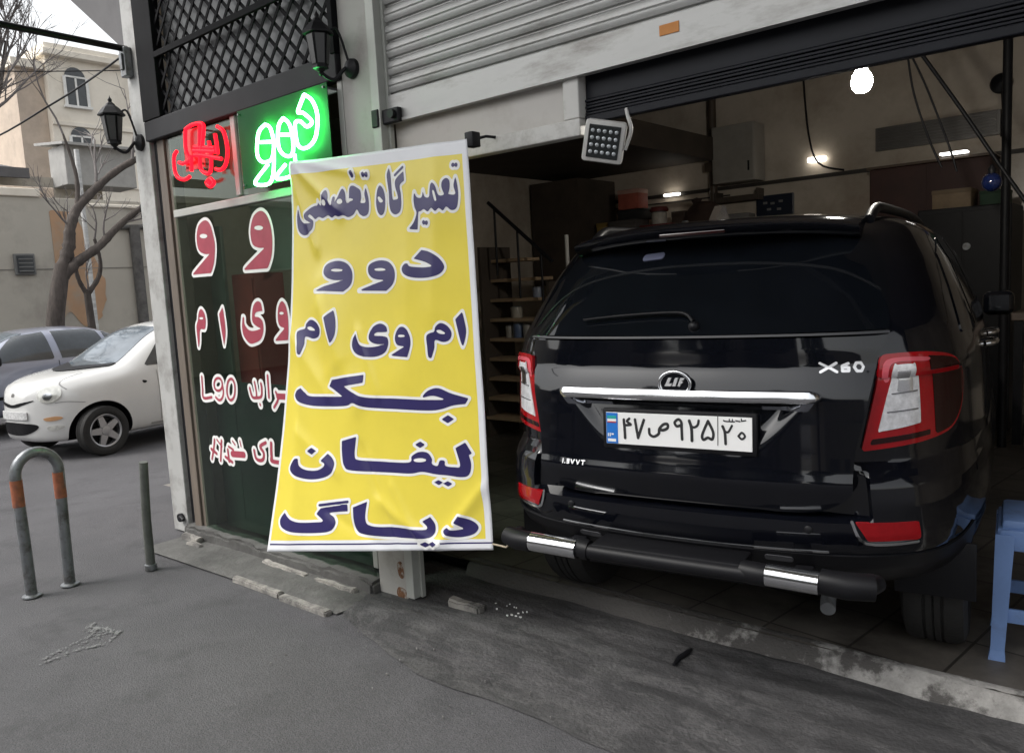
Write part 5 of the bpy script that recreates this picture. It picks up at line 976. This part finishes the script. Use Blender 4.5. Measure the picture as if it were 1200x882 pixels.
# across the street (seen only as reflections)
for i, (x0, x1, y0, h, col, lab) in enumerate(((-16,-6.4,-13,4.3,(.20,.18,.16),'brown two storey block opposite the garage'),(-3.4,1.5,-14,5.3,(.24,.22,.20),'grey three storey block opposite the garage'),(4.5,14,-13.5,3.4,(.22,.2,.17),'low tan block opposite the garage'))):
    r = thing('opposite_block', lab, 'building', ((x0+x1)/2, y0-4, 0))
    mb = MB(); mb.box(x0,x1,y0-8,y0,0,h); under(mb.build('wall', mat('opposite_wall', col, .9, dirt=tuple(c*.6 for c in col))), r)
    mb = MB(); mb.box(x0-.15,x1+.15,y0-8,y0+.2,h,h+.18); under(mb.build('parapet', M['dark_roof']), r)
    for k in range(int((x1-x0)/2)):
        for z in (1.0, 3.4):
            if z+1.4 > h: continue
            mb = MB(); mb.box(x0+.5+2*k,x0+1.6+2*k,y0+.0,y0+.03,z,z+1.3); under(mb.build('window', M['win_dark']), r)
def leafy(label, base, h, rad, seed):
    rs = random.Random(seed); r = thing('evergreen_tree', label, 'tree', base); x, y, z = base
    mb = MB(); mb.tube([(x,y,z),(x+.1,y,z+h*.5),(x,y,z+h*.85)], [.18,.12,.04], 8); under(mb.build('trunk', M['bark'], smooth=60), r)
    mb = MB()
    for i in range(1500):
        a = rs.uniform(0, 2*math.pi); t = rs.random(); rr = rad*math.sin(math.pi*min(1, .15+.8*t))*rs.random()**.4*(1+.4*noise.noise(Vector((a, t*4, seed))))
        p = Vector((x+rr*math.cos(a), y+rr*math.sin(a), z+h*.28+h*.75*t)); s = rs.uniform(.10,.24)
        u = Vector((rs.gauss(0,1), rs.gauss(0,1), rs.gauss(0,1))).normalized(); v = u.orthogonal().normalized()
        mb.add([p-u*s, p+v*s*.5, p+u*s, p-v*s*.5], [(0,1,2,3)])
    under(mb.build('crown', mat('leaf', (.035,.05,.022), .7, var=.4, scale=1.5)), r)
leafy('tall evergreen tree between the brown and grey blocks', (-5.0,-12.2,0), 6.4, 1.1, 12)
leafy('small evergreen tree in front of the grey block', (-2.6,-11.6,0), 5.4, 1.3, 15)
leafy('slim evergreen tree at the middle of the grey block', (-.2,-12,0), 6.3, .9, 19)
leafy('rounded evergreen tree opposite the garage beside the grey block', (2.9,-11.5,0), 5.0, 1.5, 2)
leafy('narrow evergreen tree opposite the garage before the brown block', (-8.4,-11,0), 5.2, 1.2, 4)
leafy('broad evergreen tree opposite the garage at the far left', (-12.5,-11.5,0), 4.8, 1.8, 6)

# ------------------------------------------------------------------ inside the garage
st = thing('wooden_stair', 'open wooden stair with dark handrail at the back left of the garage', 'stair', (-4.8,3.2,.1))
for i in range(9):
    z = .30+.185*i; x1 = -4.32-.025*i - (.14 if i > 7 else 0)
    mb = MB(); mb.box(-5.08,x1,3.05+.02*i,3.30+.02*i,z-.03,z,.004); under(mb.build('tread', M['wood']), st)
mb = MB(); mb.box(-5.085,-5.05,3.06,3.5,.1,1.9,.004); mb.box(-4.40,-4.365,3.2,3.5,.1,1.55,.004); under(mb.build('stringer', M['int_dark']), st)
mb = MB(); mb.tube([(-4.95,3.1,2.30),(-4.24,3.1,1.72)], .018, 8)
for x, z in ((-4.88,2.25),(-4.62,2.03),(-4.36,1.82)): mb.tube([(x,3.1,z-.62),(x,3.1,z)], .011, 8)
under(mb.build('handrail', M['black'], smooth=50), st)
def can(x, y, z, r, h, col, label, name='tin_can', cat='can'):
    m = mat(name, col, .4, var=.2, scale=20); t_ = thing(name, label, cat, (x, y, z))
    mb = MB(); mb.lathe([(r*.96,0),(r,.006),(r,h-.006),(r*.96,h)], n=18); mb.build('can_body', m, t_, 40)
    mb = MB(); mb.lathe([(r*.9,h),(r*.92,h+.008),(r*.5,h+.01),(.0001,h+.01)], n=18); mb.build('can_lid', M['galv'], t_, 40)
for (i, tx, r_, h_, c_, lb) in ((4,-4.88,.04,.11,(.30,.28,.25),'pale tin can at the left end of a stair tread'),(4,-4.77,.05,.13,(.10,.14,.24),'blue tin can second from the left on a stair tread'),(4,-4.66,.045,.12,(.32,.31,.29),'white tin can right of the blue can on a stair tread'),(5,-4.80,.055,.10,(.34,.31,.26),'cream tin can alone on the tread above the others'),(6,-4.55,.05,.09,(.20,.22,.28),'grey blue tin can on the upper tread by the post')):
    can(tx, 3.15+.02*i, .30+.185*i, r_, h_, c_, lb)
r = thing('tall_cabinet', 'pale beige steel cabinet standing behind the left of the SUV', 'cabinet', (-3.98,3.6,.1))
mb = MB(); mb.box(-.16,.16,-.2,.2,0,1.78,.006); mb.build('cabinet_case', mat('beige_steel', (.30,.28,.22), .5, var=.1), r)
mb = MB(); mb.box(-.145,.145,-.206,-.2005,.04,1.74); mb.build('cabinet_door', mat('beige_door', (.33,.31,.25), .45, var=.08), r)
mb = MB(); mb.box(.10,.115,-.22,-.206,.9,1.0,.003); mb.build('handle', M['black'], r)
mb = MB(); mb.tube([(-4.22,3.3,.1),(-4.22,3.3,1.95)], .018, 10); solo(mb, 'pale_pole', M['white_frame'], 'thin pale upright pole at the left of the beige cabinet', 'pole', 50)
r = thing('storage_shelf', 'dark high storage shelf loaded with boxes along the back wall', 'shelf', (-4.4,5.6,.1))
mb = MB(); mb.box(-.95,1.0,-.25,.25,1.83,1.87,.004); mb.build('shelf_board', M['wood'], r)
mb = MB(); mb.box(-.95,1.0,-.25,.25,1.15,1.19,.004); mb.build('shelf_board', M['wood'], r)
for x in (-.93, .98):
    for y in (-.23, .23): mb = MB(); mb.box(x-.02,x+.02,y-.02,y+.02,0,1.83); mb.build('upright', M['black'], r)
def carton(name, label, cat, x, y, z, w_, d, h, col, tape=None, rz=0, bev=.008):
    r = thing(name, label, cat, (x, y, z), RAD(rz)); mb = MB(); mb.box(-w_/2,w_/2,-d/2,d/2,0,h,bev); mb.build('box_body', mat(name, col, .7, var=.2, scale=8), r, 40)
    mb = MB(); mb.box(-w_/2-.004,w_/2+.004,-d/2-.004,d/2+.004,h*.78,h+.003,bev); mb.build('box_lid', mat(name+'_lid', tape or tuple(c*.8 for c in col), .7), r, 40); return r
ZS = 1.972
carton('yellow_tin', 'small yellow box at the left end of the high shelf', 'box', -5.23,5.5,ZS,.16,.16,.22, (.33,.22,.06))
carton('grey_crate', 'grey brown crate between the yellow and red boxes on the high shelf', 'box', -4.92,5.5,ZS,.36,.3,.22, (.09,.08,.075))
carton('black_case', 'black case under the red box on the high shelf', 'case', -4.88,5.60,ZS+.224,.34,.25,.12, (.015,.015,.016))
carton('red_carton', 'red box with pale stripes on top of the black case', 'box', -4.90,5.58,ZS+.35,.27,.22,.22, (.36,.09,.06), (.45,.27,.22))
carton('red_tray', 'low red tray on the high shelf below the white canister', 'tray', -4.50,5.5,ZS,.40,.26,.14, (.20,.03,.03))
can(-4.52,5.5,ZS+.145,.085,.13,(.45,.42,.38),'white canister with dark red lid on the red tray','canister','canister')
mb = MB(); mb.lathe([(.10,0),(.105,.02),(.09,.05),(.0001,.06)], (-4.52,5.5,ZS+.285), 'Z', 20); solo(mb, 'cap', mat('dark_red_cap', (.13,.02,.02), .6), 'dark red cap lying on the white canister', 'cap', 50)
r = thing('cloth_bag', 'dark brown slumped cloth bag on the high shelf beside the brown pipe', 'bag', (-3.98,5.5,ZS))
b_ = bmesh.new(); bmesh.ops.create_icosphere(b_, subdivisions=4, radius=.2)
for v in b_.verts:
    v.co = Vector((v.co.x*1.15, v.co.y*.7, max(0, v.co.z*1.0+.15))); v.co += noise.noise_vector(v.co*6)*.035
mb = MB(); mb.bm(b_); mb.build('bag_body', mat('brown_cloth', (.045,.025,.018), .85, var=.3, bump=.5), r, 60)
mb = MB(); mb.lathe([(.05,.26),(.035,.32),(.06,.37),(.0001,.39)], (-.08,0,0), 'Z', 14); mb.build('bag_neck', mat('brown_neck', (.035,.02,.016), .85), r, 60)
mb = MB(); mb.grid(14, 6, lambda u, v: (-.40+.8*u, -.25+.4*v, .05*math.sin(3*u)+.02*math.sin(9*u+2*v))); r = solo(mb, 'plastic_sheet', mat('milky_sheet', (.25,.25,.24), .35), 'crumpled milky sheet at the front of the high shelf', 'sheet', 70); r.location = (-4.3,5.25,ZS+.01); sm = r.modifiers.new('t', 'SOLIDIFY'); sm.thickness = .004
r = thing('wall_cupboard', 'pale wall cupboard high on the back wall right of the brown pipe', 'cupboard', (-3.73,5.85,2.50))
mb = MB(); mb.box(-.24,.24,-.14,.14,0,.60,.01); mb.build('cupboard_case', mat('pale_cupboard', (.30,.28,.25), .5, var=.08), r, 40)
mb = MB(); mb.box(-.225,.225,-.147,-.141,.02,.58,.002); mb.build('cupboard_door', mat('pale_door', (.27,.255,.23), .5), r)
mb = MB(); mb.box(.17,.185,-.16,-.147,.10,.2); mb.build('handle', M['black'], r)
mb = MB(); mb.box(-3.99,-3.50,5.80,5.97,2.30,2.36,.004); mb.box(-3.99,-3.97,5.80,5.97,2.36,2.42); mb.box(-3.52,-3.50,5.80,5.97,2.36,2.42); solo(mb, 'wall_rack', M['int_dark'], 'narrow dark rack fixed under the pale wall cupboard', 'rack')
r = thing('wall_sign', 'dark blue small board with pale marks on the back wall above the SUV roof', 'board', (-3.38,5.97,2.23), 0)
mb = MB(); mb.box(-.20,.20,-.02,.02,-.11,.11,.004); mb.build('board_face', mat('navy_board', (.012,.018,.035), .35), r)
mb = MB()
for x, z in ((-.1,.03),(-.02,.02),(.07,.035),(-.06,-.04),(.05,-.045)): mb.box(x-.022,x+.022,-.024,-.0205,z-.012,z+.012)
mb.build('board_mark', mat('pale_mark', (.20,.20,.2), .5), r)
r = thing('wall_fixture', 'round dark disc fixture hanging on the back wall at the far right', 'fixture', (-1.30,5.97,3.08))
mb = MB(); mb.lathe([(.085,.02),(.09,-.02),(.07,-.05),(.0001,-.06)], (0,0,0), 'Y', 24); mb.build('disc', M['black'], r, 50)
mb = MB(); mb.tube([(0,.01,-.08),(.01,.01,-.22),(.0,.01,-.46)], .006, 6); mb.build('cord', M['black'], r, 50)
r = thing('wall_cabinet', 'dark red wooden cabinet on the back wall under the air vent', 'cabinet', (-1.80,5.75,1.90))
mb = MB(); mb.box(-.50,.50,-.2,.2,0,.52,.006); mb.build('cabinet_case', M['darkred'], r)
for x in (-.25, .25): mb = MB(); mb.box(x-.24,x+.24,-.207,-.201,.02,.50,.002); mb.build('cabinet_door', M['darkred'], r)
mb = MB(); mb.box(-.52,.54,-.23,.2,.522,.545,.004); mb.build('cabinet_top', mat('cabinet_top', (.12,.09,.07), .25), r)
r = thing('black_locker', 'tall black locker standing ahead of the right side of the SUV', 'locker', (-1.42,5.4,.1))
mb = MB(); mb.box(-.36,.34,-.3,.3,0,1.88,.01); mb.build('locker_case', M['black'], r)
for x in (-.18, .16): mb = MB(); mb.box(x-.165,x+.165,-.306,-.3005,.05,1.84,.002); mb.build('locker_door', M['plastic'], r)
mb = MB(); mb.lathe([(.03,-.32),(.03,-.306)], (.02,0,1.55), 'Y', 14); mb.build('lock', M['galv'], r)
r = thing('work_bench', 'brown work bench at the right edge beyond the door mirror', 'bench', (-.55,4.9,.1))
mb = MB(); mb.box(-.45,.9,-.35,.35,.96,1.02,.006); mb.build('bench_top', mat('bench_top', (.16,.12,.095), .5, var=.2), r)
for x in (-.4, .85):
    for y in (-.3, .3): mb = MB(); mb.box(x-.03,x+.03,y-.03,y+.03,0,.96); mb.build('leg', M['black'], r)
r = thing('grease_pump', 'black squat pump with round top standing on the brown bench', 'pump', (-.72,4.85,1.12))
mb = MB(); mb.lathe([(.11,0),(.115,.02),(.10,.16),(.05,.20),(.045,.26),(.07,.28),(.06,.33),(.0001,.34)], n=24); mb.build('pump_body', M['black'], r, 50)
mb = MB(); mb.tube([(0,0,.24),(.14,-.02,.26),(.26,0,.25)], .012, 8); mb.build('pump_handle', M['galv'], r, 50)
r = thing('blue_lamp', 'shiny dark blue ball hanging on the cables at the right', 'lamp', (-.955,3.42,2.02))
mb = MB(); mb.lathe([(.0001,-.06),(.03,-.052),(.052,-.03),(.06,0),(.052,.03),(.03,.052),(.0001,.06)], n=24); mb.build('ball', mat('blue_gloss', (.01,.02,.09), .08, coat=1), r, 70)
mb = MB(); mb.lathe([(.02,.05),(.025,.08),(.008,.11)], n=12); mb.build('ball_cap', M['black'], r, 50)
for pts, r_, lb in (([(-1.39,3.5,2.92),(-1.15,3.5,2.52),(-.885,3.5,2.06),(-.62,3.5,1.62)], .013, 'thickest dark cable slanting down to the right edge'),([(-1.44,3.5,2.90),(-1.35,3.5,2.68),(-1.22,3.5,2.30),(-1.17,3.5,2.12)], .007, 'middle thin cable slanting beside the thick cable'),([(-1.47,3.5,2.91),(-1.43,3.5,2.66),(-1.34,3.5,2.36),(-1.26,3.5,2.16)], .007, 'left thin cable slanting nearest the steel post')):
    mb = MB(); mb.tube(smooth_line(pts, 5), r_, 8); tag(mb.build('hoist_cable', M['black'], smooth=60), lb, 'cable', 'dark cables slanting inside the garage')
r = thing('red_cupboard', 'dark red cupboard seen through the shop window glass', 'cupboard', (-4.66,.42,.1))
mb = MB(); mb.box(-.12,.14,-.1,.12,0,1.60,.006); mb.build('cupboard_case', M['red_board'], r)
mb = MB(); mb.box(-.105,.125,-.108,-.1005,.04,1.57,.002); mb.build('cupboard_door', M['red_board'], r)
r = thing('display_board', 'grey green standing board behind the left edge of the window', 'board', (-4.93,.30,.1))
mb = MB(); mb.box(-.06,.115,-.012,.012,.86,1.92,.004); mb.build('board_face', M['grey_board'], r)
mb = MB(); mb.box(-.05,-.02,-.012,.012,0,.86); mb.build('leg', M['black'], r)
mb = MB(); mb.box(.07,.10,-.012,.012,0,.86); mb.build('leg', M['black'], r)
r = thing('notice_board', 'pale grey board high behind the shop window lettering', 'board', (-4.35,.50,1.72))
mb = MB(); mb.box(-.40,.10,-.015,.015,0,.42,.004); mb.build('board_face', M['grey_board'], r)
mb = MB(); mb.box(-.41,.11,-.02,-.0152,-.012,.0,.002); mb.box(-.41,.11,-.02,-.0152,.42,.432,.002); mb.build('board_frame', M['alu'], r)

r = thing('tool_trolley', 'grey tool trolley with two shelves between the banner and the SUV', 'trolley', (-3.15,2.0,.1), RAD(12))
for z in (.25, .62): mb = MB(); mb.box(-.28,.28,-.2,.2,z,z+.03,.006); mb.box(-.28,.28,-.2,-.19,z+.03,z+.08); mb.box(-.28,.28,.19,.2,z+.03,z+.08); mb.build('shelf', mat('trolley_grey', (.10,.105,.11), .45, metal=.3), r, 40)
for x in (-.27, .27):
    for y in (-.19, .19): mb = MB(); mb.box(x-.012,x+.012,y-.012,y+.012,.06,.72); mb.build('upright', M['black'], r); mb = MB(); mb.lathe([(.04,-.012),(.04,.012)], (x,y,.04), 'X', 14); mb.build('caster', M['black'], r)
carton('blue_crate', 'dark blue crate on the floor under the grey tool trolley', 'crate', -3.12,1.72,.1,.34,.26,.20, (.03,.045,.10))
carton('tool_box', 'brown tool box on the top shelf of the grey trolley', 'toolbox', -3.18,2.0,.752,.34,.2,.16, (.12,.075,.04))
for i, (lb) in enumerate(('lowest used tyre of the stack left of the SUV','middle used tyre of the stack left of the SUV','topmost used tyre of the stack left of the SUV')):
    mb = MB(); mb.lathe([(.18,.02),(.27,.0),(.31,.03),(.32,.10),(.31,.17),(.27,.20),(.18,.18),(.18,.02)], (-3.55+.015*i,2.85-.02*i,.1+.20*i), 'Z', 36); tag(mb.build('used_tyre', M['tyre'], smooth=40), lb, 'tyre', 'used tyres stacked in the garage')
carton('dark_jar_box', 'dark brown box standing between the red tray and the cloth bag', 'box', -4.26,5.55,ZS,.16,.2,.26, (.07,.045,.035))
carton('teal_case', 'small dull teal case at the front of the high shelf', 'case', -4.72,5.40,ZS,.14,.12,.12, (.05,.10,.10))
carton('grey_carton', 'grey carton between the bag and the wall board', 'box', -3.60,5.55,ZS,.26,.24,.17, (.16,.155,.15), rz=9)
can(-5.06,5.38,ZS,.05,.15,(.30,.10,.05),'orange brown oil can at the front left of the high shelf','oil_can','can')
can(-4.14,5.40,ZS,.045,.14,(.24,.24,.25),'silver can at the front of the high shelf beside the bag','spray_can','can')
carton('paper_box', 'pale cardboard box on top of the black locker', 'box', -1.55,5.4,1.984,.30,.3,.16, (.26,.19,.12))
carton('oil_box', 'dark green box beside the cardboard box on the locker', 'box', -1.24,5.4,1.984,.2,.25,.12, (.03,.07,.04))
mb = MB(); mb.tube(smooth_line([(-3.05,5.93,3.5),(-3.0,5.93,2.9),(-2.9,5.93,2.6),(-2.65,5.93,2.5)], 5), .010, 8); tag(mb.build('air_hose', M['black'], smooth=60), 'black air hose drooping on the back wall left of the vent', 'hose')
mb = MB(); mb.box(-3.02,-2.84,5.93,5.99,2.62,2.67,.01); tag(mb.build('reflection_bar', emis('reflection_glow', (1,.95,.85), 3)), 'short glowing bar imitating a reflection on the back wall left of the vent', 'lamp')  # glowing bars added to imitate lamp reflections on the wall tiles
mb = MB(); mb.box(-4.70,-4.50,5.93,5.99,2.46,2.49,.01); tag(mb.build('reflection_bar', emis('reflection_glow', (1,.95,.85), 3)), 'thin glowing bar imitating a reflection on the back wall above the red tray', 'lamp')
mb = MB(); mb.box(-1.70,-1.48,5.5,5.6,2.47,2.49,.008); tag(mb.build('reflection_bar', emis('reflection_glow', (1,.97,.92), 2.5)), 'flat glowing bar imitating a reflection on top of the dark red cabinet', 'lamp')
